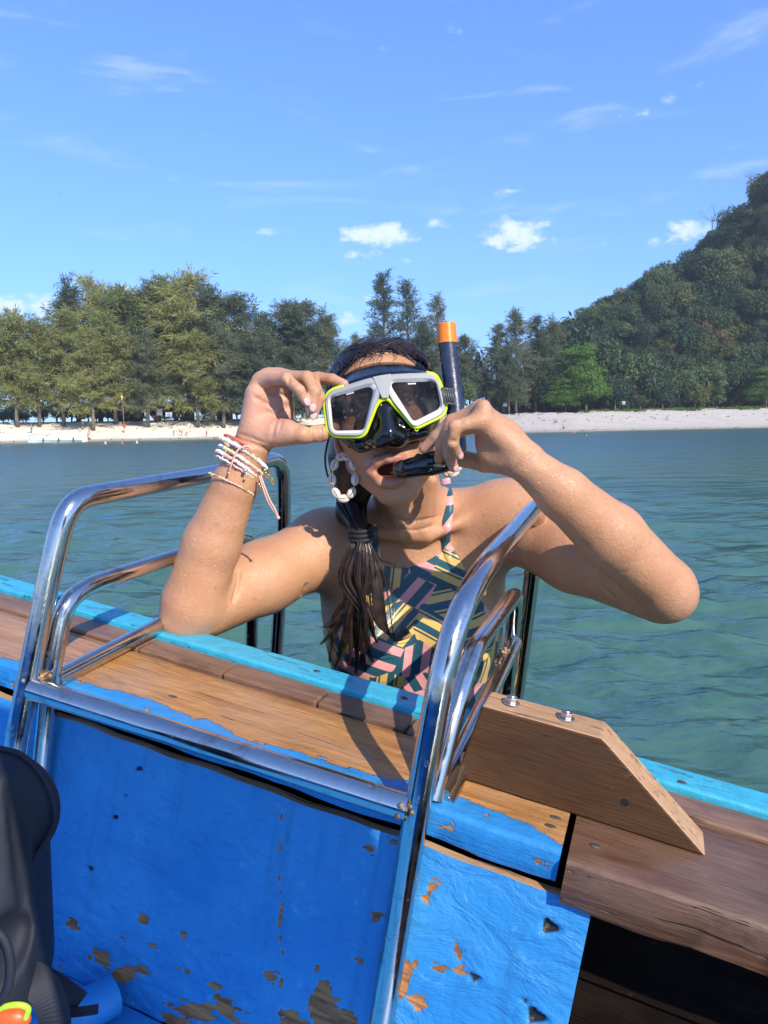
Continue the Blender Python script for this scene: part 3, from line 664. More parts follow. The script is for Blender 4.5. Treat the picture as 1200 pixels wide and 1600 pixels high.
    nb_ = unit(np.cross(bb[1]-bb[0], bb[3]-bb[0])); mb = MB(); n5 = len(bb); mb.add(bb+[q_+nb_*.03 for q_ in bb], [tuple(range(n5)), tuple(range(n5, 2*n5))[::-1]]+[(i, n5+i, n5+(i+1) % n5, (i+1) % n5) for i in range(n5)]); mb.build('shade_board', m_dark, B, False, .003)
    m_floor = simple('floor_blue', (.024, .24, .56), .45, var=.18, scale=14, bump=.001)
    # ---- blue side panel: one board, dented and chipped
    def panel():
        u0, u1, w0, w1 = -1.45, .4335, -.338, -.0435
        nu, nw = 420, 110; U, Wd = np.meshgrid(np.linspace(u0, u1, nu), np.linspace(w0, w1, nw), indexing='ij')
        g = np.random.RandomState(9)
        def fbm(sx, sy, oct_, seed):
            q = np.random.RandomState(seed); out = np.zeros_like(U)
            for o_ in range(oct_):
                for _ in range(7):
                    a, b_, c = q.randn(), q.randn(), q.rand()*6.28; out += np.sin(U*sx*2**o_*a+Wd*sy*2**o_*b_+c)/7/2**o_
            return out
        low = smooth((-.185-Wd+.02*np.sin(U*9))/.11)                         # battered lower part
        dsp = .0010*fbm(14, 18, 3, 1)+low*.0030*np.abs(fbm(26, 70, 3, 2))
        chip = np.zeros_like(U); hole = np.zeros_like(U)
        for (px, py, r, d) in [(219, 1200, 5, 1), (200, 1238, 4, .7), (190, 1271, 5, 1), (159, 1344, 5, 1), (859, 1445, 9, 1), (840, 1572, 10, 1), (825, 1550, 6, .6), (745, 1515, 7, .7), (806, 1330, 9, 0)]:
            p = hit(px, py, 1, 0.0); rr = r*.66/F*1.15; q = np.hypot((U-p[0])/1.15, Wd-p[2])/rr*(1+.25*np.sin(np.arctan2(Wd-p[2], U-p[0])*3+px)); k = np.exp(-q**4*.6); hole = np.maximum(hole, k*d); dsp -= .005*k*d
            dsp += .0011*np.exp(-((q-1.5)/.5)**2)*d
        for (px, py, rx, ry, an) in [(176, 1480, 20, 15, .5), (75, 1440, 14, 16, .2), (128, 1432, 13, 12, .7), (233, 1428, 9, 11, .6), (250, 1465, 9, 6, 0), (295, 1452, 8, 7, 0), (210, 1505, 26, 14, .5), (320, 1560, 46, 16, .35), (365, 1555, 20, 18, .4), (430, 1515, 12, 8, 0), (290, 1575, 30, 16, .3),
                                     (55, 1390, 14, 10, .3), (235, 1500, 22, 8, .3), (400, 1590, 40, 18, .2), (510, 1560, 22, 46, .1), (540, 1585, 26, 28, 0), (630, 1530, 10, 40, -.15), (655, 1560, 14, 16, 0), (571, 1336, 7, 9, .2), (607, 1325, 8, 5, .2), (586, 1435, 9, 11, -.5), (915, 1428, 16, 7, .3), (715, 1490, 6, 13, .6), (690, 1513, 12, 6, .3), (717, 1517, 11, 5, .1), (668, 1400, 6, 26, -.35), (344, 1216, 4, 7, 0), (565, 1498, 5, 4, 0), (470, 1580, 22, 14, 0)]:
            p = hit(px, py, 1, -.012); s = .68/F; du, dw = (U-p[0])/s, (Wd-p[2])/s; c, sn = math.cos(an), math.sin(an); a = (du*c+dw*sn)/rx; b_ = (-du*sn+dw*c)/ry
            rag = np.hypot(a, b_)*(1+.38*np.sin(3.1*a+px)*np.sin(4.3*b_+py)+.22*np.sin(9*a+px)*np.cos(7*b_)); k = smooth((1.12-rag)/.22); chip = np.maximum(chip, k)
        # long hairline drip crack running down the board
        pu = hit(443, 1240, 1, 0.0)[0]; pd = hit(455, 1520, 1, -.03)[0]
        line = np.exp(-((U-(pu+(pd-pu)*np.clip((-.06-Wd)/.25, 0, 1)+.0012*np.sin(Wd*150)))/.0019)**2)*(np.sin(Wd*180)+np.sin(Wd*71+1)+.9 > 0)
        chip = np.maximum(chip, line*.9)
        specks = (fbm(95, 120, 2, 5) > .62)*low; chip = np.maximum(chip, specks*.9)
        dsp -= .0014*chip
        vtop = 0.0+.0*U; tilt = -.034*(w1-Wd)/(w1-w0)
        topwave = np.where(Wd > w1-.012, .0010*np.sin(U*31)+.0008*np.sin(U*77), 0)
        P = np.stack([U, vtop+tilt-dsp, Wd+topwave], -1).reshape(-1, 3)
        i = np.arange(nu-1)[:, None]*nw; j = np.arange(nw-1)[None]; Q = np.stack([i+j, i+nw+j, i+nw+j+1, i+j+1], -1).reshape(-1, 4)
        n0 = len(P); Pb = P.copy(); Pb[:, 1] = (vtop+tilt).ravel()+.010
        e = np.concatenate([np.arange(nu)*nw, (nu-1)*nw+np.arange(1, nw), (np.arange(nu-1)[::-1])*nw+nw-1, np.arange(1, nw-1)[::-1]])
        rim = np.stack([e, e+n0, np.roll(e, -1)+n0, np.roll(e, -1)], 1)
        Vall = np.vstack([P, Pb]); Fa = np.vstack([Q, Q[:, ::-1]+n0, rim])
        m, t, b = mat('blue_paint'); oc = t.N('ShaderNodeTexCoord').outputs['Object']
        ch = t.N('ShaderNodeAttribute', attribute_name='chip').outputs['Fac']; ho = t.N('ShaderNodeAttribute', attribute_name='hole').outputs['Fac']
        n1 = t.noise(oc, 7, 4); n2 = t.noise(oc, 55, 4, .6); n3 = t.noise(t.scalevec(oc, (30, 30, 90)), 2, 4)
        c = t.mix(t.maprange(n1, .3, .7), (.024, .215, .53), (.050, .30, .62)); c = t.mix(t.maprange(n3, .55, .72, 0, .45), c, (.016, .155, .42))
        c = t.mix(t.maprange(n2, .62, .70, 0, .35), c, (.10, .38, .68))
        wd = t.mix(t.maprange(t.noise(t.scalevec(oc, (8, 30, 60)), 3, 4), .35, .65), (.20, .075, .028), (.48, .22, .08))
        scr = t.maprange(t.noise(t.scalevec(oc, (3, 8, 120), (0, .5, 0)), 3.0, 4, .6, .6), .70, .74, 0, .55); c = t.mix(scr, c, (.16, .42, .66)); drip = t.maprange(t.noise(t.scalevec(oc, (36, 8, 3)), 1.2, 5, .65), .55, .75, 0, .42); c = t.mix(drip, c, (.014, .10, .26)); n4 = t.noise(oc, 120, 5, .7); edge = t.math('ADD', ch, t.math('ADD', t.math('MULTIPLY', t.math('SUBTRACT', n2, .5), 1.1), t.math('MULTIPLY', t.math('SUBTRACT', n4, .5), 1.0))); k = t.maprange(edge, .46, .56)
        c = t.mix(t.maprange(edge, .22, .44, 0, .55), c, (.12, .36, .58)); c = t.mix(k, c, wd); c = t.mix(t.maprange(ho, .35, .6), c, (.018, .014, .012)); t.put(b.inputs['Base Color'], c)
        t.put(b.inputs['Roughness'], t.mix(k, t.maprange(n1, .3, .7, .33, .5), (.8, .8, .8)))
        hh = t.math('ADD', t.math('MULTIPLY', n2, .7), t.math('MULTIPLY', t.noise(t.scalevec(oc, (16, 20, 34), (0, .35, 0)), 1.0, 6, .66, 1.2), 1.6)); hh = t.math('SUBTRACT', hh, t.math('MULTIPLY', k, .5))
        t.put(b.inputs['Normal'], t.bump(hh, .9, .0028))
        me = mesh_np('side_panel', Vall, Fa, [m, m_raw], True); me.polygons.foreach_set('material_index', np.concatenate([np.zeros(2*len(Q)), np.ones(len(rim))]).astype(np.int32))
        for nm, arr in (('chip', chip), ('hole', hole)):
            at_ = me.attributes.new(nm, 'FLOAT', 'POINT'); at_.data.foreach_set('value', np.concatenate([arr.ravel(), arr.ravel()]).astype(np.float32))
        me.set_sharp_from_angle(angle=math.radians(60)); o = link('side_panel', me, B); tag(o, 'chipped bright blue inner side board with nail holes')
    panel()
    # floor boards
    vv = [-.036, -.19, -.35, -.52, -.70, -.90, -1.15]
    for i in range(6):
        mb = MB(); mb.box((-1.5, vv[i+1]+.004, -.36), (.4335, vv[i], -.338+RS.randn()*.001)); mb.build('floor_board', m_floor, B, False, .003)
    mb = MB(); mb.box((.61, -1.15, -.80), (1.4, .0, -.78)); mb.build('bilge_board', m_in, B)
    mb = MB(); mb.box((-1.5, -1.19, -.8), (1.4, -1.152, -.02)); mb.build('far_side', m_floor, B, False, .004)
    # small rounded blue batten lying against the foot of the panel
    p0, p1 = loc(at(150, 1562, .735)), loc(at(108, 1600, .69))
    a = hit(176, 1555, 2, -.318); c = hit(95, 1600, 2, -.318)
    mb = MB(); mb.tube([a, c+(c-a)*.6], .022, 14); mb.build('batten', m_floor, B, True).data.set_sharp_from_angle(angle=math.radians(50))
    # chock with bolts
    ck = MB(); poly = [(.2795, .001), (.2945, .0855), (.4125, .0865), (.418, .083), (.524, .001)]
    mbv = []
    ck.prism([(x, z) for x, z in poly], 1, .0645, .1075)
    o = ck.build('chock', [m_chock, m_raw], B, False, .0022); tag(o, 'dark wooden chock with a slanted end bolted on the gunwale')
    for p in o.data.polygons:
        n = p.normal
        if n.z > .3: p.material_index = 1
    m_st = simple('bolt_steel', (.62, .60, .58), .28, 1.0, .2, 150)
    for (px, py) in [(792, 1110), (879, 1138)]:
        q = hit(px, py, 2, .088); q[1] = .088; mb = MB(); mb.tube([(q[0], q[1], .0866), (q[0], q[1], .0880)], .0090, 16)
        mb.tube([(q[0], q[1], .0880), (q[0], q[1], .0935)], .0062, 6); mb.tube([(q[0], q[1], .0935), (q[0], q[1], .0950)], [.0036, .0030], 10); mb.build('bolt', m_st, o, False, .0006)
    q = hit(976, 1254, 1, .0645); mb = MB(); mb.tube([(q[0], .0643, q[2]), (q[0], .0650, q[2])], .0040, 14); mb.build('bolt_hole', simple('hole_black', (.006, .005, .004), .9), o)
    return B
BOAT = boat()

# ------------------------------------------------------------------ steel boarding ladder hooked over the gunwale
m, t, b = mat('steel'); oc = t.N('ShaderNodeTexCoord').outputs['Object']
n = t.noise(oc, 60, 4, .6); t.put(b.inputs['Roughness'], t.maprange(n, .35, .7, .07, .24)); b.inputs['Metallic'].default_value = 1.0
st_ = t.maprange(t.noise(oc, 30, 5, .7), .56, .74); t.put(b.inputs['Base Color'], t.mix(st_, (.60, .57, .54), (.33, .26, .20)))
t.put(b.inputs['Normal'], t.bump(t.noise(oc, 30, 3), .12, .002)); M_STEEL = m
M_WELD = simple('weld', (.30, .20, .12), .5, .7, .6, 90, .004)
M_DROP, t, b = mat('water_drop')
gl = t.N('ShaderNodeBsdfGlossy'); gl.inputs['Roughness'].default_value = .04; tpn = t.N('ShaderNodeBsdfTransparent'); tpn.inputs[0].default_value = (.97, .97, .97, 1); mxn = t.N('ShaderNodeMixShader'); fr = t.N('ShaderNodeLayerWeight'); fr.inputs[0].default_value = .35
t.put(mxn.inputs[0], t.math('ADD', t.math('MULTIPLY', fr.outputs[1], .45), .07)); t.l.new(tpn.outputs[0], mxn.inputs[1]); t.l.new(gl.outputs[0], mxn.inputs[2]); t.l.new(mxn.outputs[0], t.n['Material Output'].inputs[0])
def ladder():
    L = thing('boarding_ladder', 'shiny stainless steel tube boarding ladder hooked over the boat gunwale', 'ladder', M=BMAT)
    tubes = []
    def tb(P, r, name, rad=.035, label=None):
        Q = fillet(P, rad, 7); mb = MB(); 
        D = [Q[0]]
        for a, c in zip(Q[:-1], Q[1:]):
            k = max(1, int(np.linalg.norm(c-a)/.03)); D += [a+(c-a)*i/k for i in range(1, k+1)]
        mb.tube(np.array(D), r, 20); o = mb.build(name, M_STEEL, L, True); o.data.set_sharp_from_angle(angle=math.radians(50)); tubes.append((np.array(D), r)); return o
    for side, ux in (('l', -.196), ('r', .264)):
        s = 1 if side == 'l' else -1
        if side == 'l':
            tb([(ux, -.058, -.40), (ux-.001, -.048, -.07), (ux, -.006, .150), (ux, .014, .213), (ux, .300, .219), (ux, .515, .232), (ux, .545, .12), (ux, .575, -.15), (ux, .62, -.9)], .0127, 'handrail', .05)
            tb([(ux+.012, -.022, -.13), (ux+.010, -.010, .02), (ux+.008, .008, .094), (ux+.006, .05, .106), (ux+.004, .37, .110), (ux+.004, .432, .096), (ux+.004, .452, -.02), (ux+.004, .50, -.30)], .0106, 'inner_rail', .035)
            tb([(ux+.014, -.006, .006), (ux+.010, .462, .034)], .0108, 'support_tube')
        else:
            tb([(ux, -.030, -.40), (ux, -.020, -.03), (ux, -.004, .135), (ux, .030, .190), (ux, .115, .213), (ux, .440, .243), (ux, .500, .17), (ux, .60, -.12), (ux, .68, -.9)], .0127, 'handrail', .05)
            tb([(ux+.006, .012, .00), (ux+.005, .062, .085), (ux+.004, .11, .123), (ux+.004, .335, .131), (ux+.002, .372, .118), (ux+.002, .45, -.06), (ux+.002, .50, -.3)], .0106, 'inner_rail', .035)
            tb([(ux+.012, .018, .004), (ux+.008, .395, .044)], .0108, 'support_tube')
            tb([(ux+.016, .020, -.006), (ux+.016, .085, .010)], .0122, 'sleeve')
    tb([(-.186, -.036, .004), (.256, -.020, .004)], .0126, 'crossbar')
    for w in (-.32, -.58, -.84):
        tb([(-.196, .62-(w+.9)*.06, w), (.264, .68-(w+.9)*.11, w)], .0118, 'rung')
    def weld(c, r, seed):
        g = np.random.RandomState(seed); mb = MB()
        for k in range(26): mb.ball(np.asarray(c)+g.randn(3)*r*.50, r*(.18+.30*g.rand()), 7, 5)
        mb.build('weld', M_WELD, L, True)
    weld((-.188, -.028, .008), .011, 1); weld((-.186, -.016, .016), .008, 2); weld((.254, -.020, .004), .010, 3); weld((.268, .34, .045), .008, 4); weld((.268, .30, .038), .006, 5)
    # clinging water drops
    g = np.random.RandomState(17); mb = MB()
    for D, r in tubes[:8]:
        for k in range(int(len(D)*2.6)):
            i = g.randint(len(D)-1); p = D[i]+(D[i+1]-D[i])*g.rand(); T = unit(D[i+1]-D[i])
            if p[2] < -.35: continue
            a = unit(np.cross(T, unit(g.randn(3)-.9*np.array([.1, .9, -.35])*1.2))); a = unit(np.cross(T, np.cross(unit(g.randn(3)+np.array([-.1, -.9, .4])), T)))
            sz = .0008+.0016*g.rand()**2.5; b_ = np.cross(T, a); mb.ball(p+a*(r+sz*.15), (sz*1.3, sz*1.1, sz*.75), 7, 5, np.stack([T, b_, a]))
    tag(mb.build('water_drops', M_DROP, L, True), kind='stuff')
ladder()

# ================================================================== implicit-surface modeller (one continuous skin)
Z0 = .70; ZK = 4.0                       # below Z0 (hidden behind the boat, under water) the grid is coarser in height
def squash(p):
    p = np.array(p, float); z = p[..., 2]; p[..., 2] = np.where(z < Z0, Z0-(Z0-z)/ZK, z); return p
def expand(p):
    p = np.array(p, float); z = p[..., 2]; p[..., 2] = np.where(z < Z0, Z0-(Z0-z)*ZK, z); return p
def smin(a, b, k):
    if k <= 0: return np.minimum(a, b)
    h = np.maximum(k-np.abs(a-b), 0)/k; return np.minimum(a, b)-h*h*k*.25
class Sdf:
    def __init__(s): s.p = []
    def cone(s, a, b, ra, rb, k=.01, sub=False):
        a, b = np.asarray(a, float), np.asarray(b, float); ba = b-a; l2 = ba@ba; rr = ra-rb; a2 = l2-rr*rr; il2 = 1/max(l2, 1e-12)
        def f(P):
            pa = P-a; y = pa@ba; z = y-l2; x = pa*l2-y[:, None]*ba; x2 = np.einsum('ij,ij->i', x, x); y2 = y*y*l2; z2 = z*z*l2
            kk = np.sign(rr)*rr*rr*x2
            d = (np.sqrt(np.maximum(x2*a2*il2, 0))+y*rr)*il2-ra
            d = np.where(np.sign(z)*a2*z2 > kk, np.sqrt(np.maximum(x2+z2, 0))*il2-rb, d)
            return np.where(np.sign(y)*a2*y2 < kk, np.sqrt(np.maximum(x2+y2, 0))*il2-ra, d)
        if a2 <= 0:
            c, r = (a, ra) if ra > rb else (b, rb); f = lambda P: np.linalg.norm(P-c, axis=1)-r
        s.p.append((f, (a+b)/2, math.sqrt(l2)/2+max(ra, rb), k, sub)); return s
    def chain(s, pts, rs, k=.003, k0=None):
        for i in range(len(pts)-1): s.cone(pts[i], pts[i+1], rs[i], rs[i+1], k if (i or k0 is None) else k0)
        return s
    def ell(s, c, r, R=None, k=.01, sub=False):
        c = np.asarray(c, float); r = np.asarray(r, float); R = np.eye(3) if R is None else np.asarray(R, float)
        def f(P):
            q = (P-c)@R.T; k0 = np.linalg.norm(q/r, axis=1); k1 = np.linalg.norm(q/(r*r), axis=1)
            return np.where(k1 > 1e-9, k0*(k0-1)/np.maximum(k1, 1e-9), -r.min())
        s.p.append((f, c, r.max(), k, sub)); return s
    def ball(s, c, r, k=.01, sub=False): return s.ell(c, (r, r, r), None, k, sub)
    def __call__(s, P, skip=None):
        P = np.asarray(P, float); d = np.full(len(P), 1.0)
        for f, c, R, k, sub in s.p:
            m = np.linalg.norm(P-c, axis=1)-R < np.where(sub, .02, d)+k
            if m.any(): d[m] = -smin(-d[m], f(P[m]), k) if sub else smin(d[m], f(P[m]), k)
        return d
    def march(s, O, Dv, t0=.5, n=60):
        O = np.asarray(O, float); Dv = np.asarray(Dv, float); t = np.full(len(Dv), t0)
        for _ in range(n): t = t+np.clip(s(O+Dv*t[:, None]), -.01, .05)*.9
        return t
def surface(fn, prims, lo, hi, h, post=None, slack=1.35):
    """sparse surface nets of the blended primitives (post: extra clipping of the field)"""
    S = 8*h; lo = np.asarray(lo, float); n = np.ceil((np.asarray(hi)-lo)/S).astype(int)
    G = np.stack(np.meshgrid(*[np.arange(k) for k in n], indexing='ij'), -1).reshape(-1, 3); C = lo+(G+.5)*S; hd = S*.87
    dc = fn(C); act = np.abs(dc) < hd*slack+.006
    if post is not None: act &= post(C, dc) < hd*slack+.006
    G = G[act]; C = C[act]; B = len(G)
    off = np.stack(np.meshgrid(*[np.arange(9)]*3, indexing='ij'), -1).reshape(-1, 3)*h
    val = np.full((B, 729), .05, np.float32); base = lo+G*S
    for f, c, R, k, sub in prims:
        lb = np.linalg.norm(C-c, axis=1)-R
        idx = np.nonzero(lb < hd+k+.004)[0]
        for s in range(0, len(idx), 400):
            ii = idx[s:s+400]; P = (base[ii][:, None]+off[None]).reshape(-1, 3); d = f(P).reshape(len(ii), 729)
            val[ii] = -smin(-val[ii], d, k) if sub else smin(val[ii], d, k)
    if post is not None:
        for s in range(0, B, 400):
            P = (base[s:s+400][:, None]+off[None]).reshape(-1, 3); val[s:s+400] = post(P, val[s:s+400].reshape(-1)).reshape(-1, 729)
    val = val.reshape(B, 9, 9, 9); sg = val < 0
    cnt = np.zeros((B, 8, 8, 8), np.int8)
    cor = [(i, j, k) for i in (0, 1) for j in (0, 1) for k in (0, 1)]
    for i, j, k in cor: cnt += sg[:, i:i+8, j:j+8, k:k+8]
    bi, ci, cj, ck = np.nonzero((cnt > 0) & (cnt < 8))
    cv = np.stack([val[bi, ci+i, cj+j, ck+k] for i, j, k in cor], 1); N = len(bi); acc = np.zeros((N, 3)); w = np.zeros(N); cc = np.array(cor, float)
    for a in range(8):
        for b_ in range(a+1, 8):
            if np.abs(cc[a]-cc[b_]).sum() != 1: continue
            va, vb = cv[:, a], cv[:, b_]; m = (va < 0) != (vb < 0); t = va[m]/(va[m]-vb[m]); acc[m] += cc[a]+t[:, None]*(cc[b_]-cc[a]); w[m] += 1
    gc = G[bi]*8+np.stack([ci, cj, ck], 1); V = lo+(gc+acc/np.maximum(w, 1)[:, None])*h
    dim = n*8+2; key = lambda g: ((g[:, 0]+1)*dim[1]+g[:, 1]+1)*dim[2]+g[:, 2]+1
    kk = key(gc); order = np.argsort(kk); ks = kk[order]; Fs = []
    for ax in range(3):
        sl1 = [slice(0, 8)]*3; sl2 = list(sl1); sl2[ax] = slice(1, 9)
        s1, s2 = sg[(slice(None), *sl1)], sg[(slice(None), *sl2)]
        b_, i, j, k = np.nonzero(s1 != s2); g = G[b_]*8+np.stack([i, j, k], 1); o1, o2 = (ax+1) % 3, (ax+2) % 3
        e1 = np.eye(3, dtype=int)[o1]; e2 = np.eye(3, dtype=int)[o2]; q = []; ok = np.ones(len(g), bool)
        for dd in (0*e1, -e1, -e1-e2, -e2):
            k_ = key(g+dd); p = np.minimum(np.searchsorted(ks, k_), len(ks)-1); ok &= ks[p] == k_; q.append(order[p])
        q = np.stack(q, 1)[ok]; fl = s1[b_, i, j, k][ok]; q[~fl] = q[~fl][:, ::-1]; Fs.append(q)
    Fq = np.concatenate(Fs)
    for it in range(2):                                             # light smoothing
        a = Fq.ravel(); b_ = np.roll(Fq, -1, 1).ravel(); sm = np.zeros_like(V); ct = np.bincount(a, minlength=N)+np.bincount(b_, minlength=N)
        for ax in range(3): sm[:, ax] = np.bincount(a, V[b_, ax], N)+np.bincount(b_, V[a, ax], N)
        V = V*.5+.5*sm/np.maximum(ct, 1)[:, None]
    return V, Fq

# ================================================================== THE SNORKELLER
def px_r(r, D): return r*D/F
body = Sdf(); torso = Sdf()
def q(px, py, D): return squash(at(px, py, D))
# --- torso
def both(fn, *a, **k): getattr(body, fn)(*a, **k); getattr(torso, fn)(*a, **k)
both('ell', q(645, 920, 1.270), (.158, .098, .150), None, .02)
both('ell', q(648, 1010, 1.270), (.146, .096, .13), None, .03)
both('ell', q(652, 1130, 1.285), (.132, .090, .12), None, .03)
both('cone', q(560, 960, 1.235), q(690, 960, 1.235), .055, .055, .03)
both('ell', q(578, 1010, 1.205), (.064, .058, .066), None, .028)
both('ell', q(712, 1000, 1.205), (.064, .058, .066), None, .028)
# waist, hips, legs (below the gunwale and under water; height compressed)
wz = lambda x, y, z: squash((x, y, z))
both('cone', wz(.055, 1.30, .74), wz(.055, 1.31, .50), .115, .125, .03)
both('cone', wz(-.01, 1.31, .48), wz(.12, 1.31, .48), .12, .12, .04)
for sx in (-.035, .145):
    body.cone(wz(sx, 1.31, .42), wz(sx+.01, 1.24, .02), .085, .062, .02); body.cone(wz(sx+.01, 1.24, .02), wz(sx, 1.33, -.34), .058, .040, .01)
    body.ell(wz(sx, 1.27, -.40), (.042, .10, .010), None, .02)
# shoulders and neck
SHL, SHR = q(508, 856, 1.205), q(792, 812, 1.200)                # pic-left / pic-right shoulder joints
both('cone', q(612, 808, 1.225), SHL, .040, .050, .035); both('cone', q(680, 800, 1.225), SHR, .040, .052, .035)
both('cone', q(575, 900, 1.235), SHL, .060, .058, .035); both('cone', q(720, 880, 1.235), SHR, .060, .060, .035)
body.cone(q(652, 835, 1.225), q(618, 690, 1.120), .056, .052, .028); torso.cone(q(652, 835, 1.225), q(640, 780, 1.19), .056, .052, .02)
body.cone(q(625, 838, 1.150), q(540, 828, 1.180), .007, .006, .022); body.cone(q(670, 838, 1.150), q(752, 800, 1.172), .007, .006, .022)  # collar bones
body.ball(q(647, 838, 1.128), .012, .014, True)                                                   # notch
body.cone(q(640, 832, 1.158), q(600, 760, 1.110), .009, .007, .022); body.cone(q(658, 832, 1.158), q(676, 752, 1.112), .009, .007, .022)
# --- arm on the left of the picture
EL, WL = q(301, 956, 1.045), q(392, 700, 1.003)
body.cone(SHL, q(410, 902, 1.135), .056, .0535, .022); body.cone(q(410, 902, 1.135), q(318, 950, 1.062), .0535, .044, .02)
body.cone(q(288, 965, 1.045), q(300, 940, 1.045), .0345, .040, .016); body.cone(q(302, 938, 1.043), q(331, 850, 1.030), .0425, .0395, .012); body.cone(q(331, 850, 1.030), q(368, 755, 1.012), .0395, .0300, .01)
body.cone(q(368, 755, 1.012), q(389, 705, 1.004), .0300, .0262, .01)
# --- arm on the right of the picture
ER, WR = q(1042, 925, .985), q(822, 722, .905)
body.cone(SHR, q(900, 866, 1.10), .060, .0545, .022); body.cone(q(900, 866, 1.10), q(1030, 925, .995), .0545, .0415, .02)
body.cone(q(1048, 930, .982), q(1035, 915, .98), .0335, .0365, .014); body.cone(q(1040, 918, .975), q(955, 838, .945), .0375, .0415, .012); body.cone(q(955, 838, .945), q(880, 772, .918), .0415, .0315, .01)
body.cone(q(880, 772, .918), q(826, 727, .905), .0315, .0235, .01)
# --- hand on the left: palm to the camera, thumb and index on the mask
def P_(lst): return [q(*a) for a in lst]
for mx, my, md in ((408, 594, .998), (420, 588, 1.006), (436, 588, 1.014), (453, 592, 1.020)):
    body.cone(q(394, 694, 1.006), q(mx, my, md), .0135, .0105, .012)
body.ell(q(424, 640, 1.004), (.030, .012, .040), None, .014)
body.cone(q(390, 672, .996), q(398, 615, .990), .0135, .0115, .014)                    # heel, little-finger side
body.cone(q(412, 680, .994), q(452, 672, .985), .0185, .0150, .014)                    # ball of the thumb
body.cone(q(420, 598, .990), q(450, 606, .998), .0075, .0075, .010)
body.chain(P_([(406, 594, .994), (448, 592, .955), (468, 610, .945), (477, 627, .950)]), [0.0086, 0.0078, 0.0071, 0.0061], .003, .008)
body.chain(P_([(420, 588, 1.003), (480, 590, .965), (491, 612, .953), (488, 636, .955)]), [0.0093, 0.0087, 0.0080, 0.0067], .003, .008)
body.chain(P_([(436, 588, 1.012), (488, 594, .978), (499, 622, .962), (489, 648, .962)]), [0.0093, 0.0087, 0.0080, 0.0067], .003, .008)
body.chain(P_([(453, 593, 1.018), (497, 591, .998), (519, 593, .985), (538, 600, .975)]), [0.0095, 0.0086, 0.0076, 0.0061], .003, .008)
body.chain(P_([(440, 678, .988), (474, 679, .976), (502, 677, .984), (521, 669, .999)]), [0.0153, 0.0121, 0.0113, 0.0084], .003, .010)
# --- hand on the right: back of the hand up, fingers bent round the snorkel
for mx, my, md in ((750, 640, .920), (753, 646, .908), (754, 652, .898), (752, 660, .890)):
    body.cone(q(822, 716, .905), q(mx, my, md), .0140, .0112, .012)
body.ell(q(780, 690, .912), (.030, .014, .028), None, .014)
body.cone(q(806, 722, .905), q(765, 718, .925), .0150, .0130, .014)
body.chain(P_([(751, 640, .918), (706, 658, .928), (682, 682, .938), (662, 701, .948)]), [0.0099, 0.0087, 0.0080, 0.0065], .003, .009)
body.chain(P_([(753, 648, .906), (706, 670, .918), (690, 698, .932), (686, 717, .944)]), [0.0099, 0.0089, 0.0080, 0.0067], .003, .009)
body.chain(P_([(754, 656, .896), (703, 680, .905), (702, 708, .918), (708, 730, .930)]), [0.0097, 0.0087, 0.0080, 0.0065], .003, .009)
body.chain(P_([(755, 656, .886), (711, 667, .882), (707, 692, .890), (716, 711, .904)]), [0.0093, 0.0084, 0.0074, 0.0061], .003, .009)
body.chain(P_([(795, 722, .915), (758, 724, .942), (728, 718, .958), (704, 716, .966)]), [0.0135, 0.0116, 0.0107, 0.0086], .003, .010)
for (mx, my, md) in ((755, 634, .890),): body.ball(q(mx, my, md), .0075, .012)
# --- head
HC = at(603, 648, 1.085)
_rl = math.radians(7.5); _yw = math.radians(3); _pt = math.radians(5)
hx = np.array([math.cos(_rl), 0, math.sin(_rl)]); hy = np.array([math.sin(_yw), -1, 0.0])+np.array([0, 0, math.sin(_pt)]); hy -= hx*(hy@hx); hy = unit(hy); hz = np.cross(hy, hx); hz = hz if hz[2] > 0 else -hz
HR = np.stack([hx, hy, hz])
def hd(x, y, z): return HC+x*hx+y*hy+z*hz
head = Sdf()
def hb(fn, *a, **k): getattr(body, fn)(*a, **k); getattr(head, fn)(*a, **k)
hb('ell', hd(0, -.022, .030), (.0735, .092, .081), HR, .012)
hb('ell', hd(0, .022, -.020), (.0640, .064, .088), HR, .03)
for s in (-1, 1):
    hb('cone', hd(s*.052, -.004, -.066), hd(s*.016, .054, -.112), .017, .0155, .025)
    hb('ball', hd(s*.042, .050, -.028), .026, .025)
    hb('ell', hd(s*.034, .062, .040), (.028, .016, .012), HR, .02)          # brow
    hb('ball', hd(s*.033, .090, .010), .0155, .012, True)                 # eye socket
    hb('ball', hd(s*.033, .068, .010), .0135, .002)                       # eyeball
    hb('cone', hd(s*.047, .073, .0155), hd(s*.020, .081, .0150), .003, .003, .004)
    hb('ell', hd(s*.077, -.010, -.018), (.008, .018, .029), HR, .005); hb('ell', hd(s*.083, -.006, -.016), (.005, .010, .018), HR, .005, True); hb('ball', hd(s*.074, .000, -.046), .0075, .005)
hb('ball', hd(0, .066, -.115), .0175, .02)
hb('cone', hd(0, .080, .012), hd(0, .103, -.030), .0075, .0105, .014)
for s in (-1, 1): hb('ball', hd(s*.012, .090, -.034), .0075, .008)
hb('ell', hd(-.004, .066, -.078), (.034, .024, .028), HR, .018)
_mx, _mz = -.006, -.0125
up = [hd(_mx+a, b_, _mz+c) for a, b_, c in ((-.028, .075, -.069), (-.015, .086, -.0565), (0, .091, -.0545), (.015, .087, -.0560), (.028, .075, -.066))]
dn = [hd(_mx+a, b_, _mz+c) for a, b_, c in ((-.028, .075, -.069), (-.015, .085, -.0850), (0, .087, -.0885), (.015, .085, -.0855), (.028, .075, -.066))]
hb('ell', hd(_mx, .090, _mz-.0710), (.0220, .030, .0118), HR, .004, sub=True)
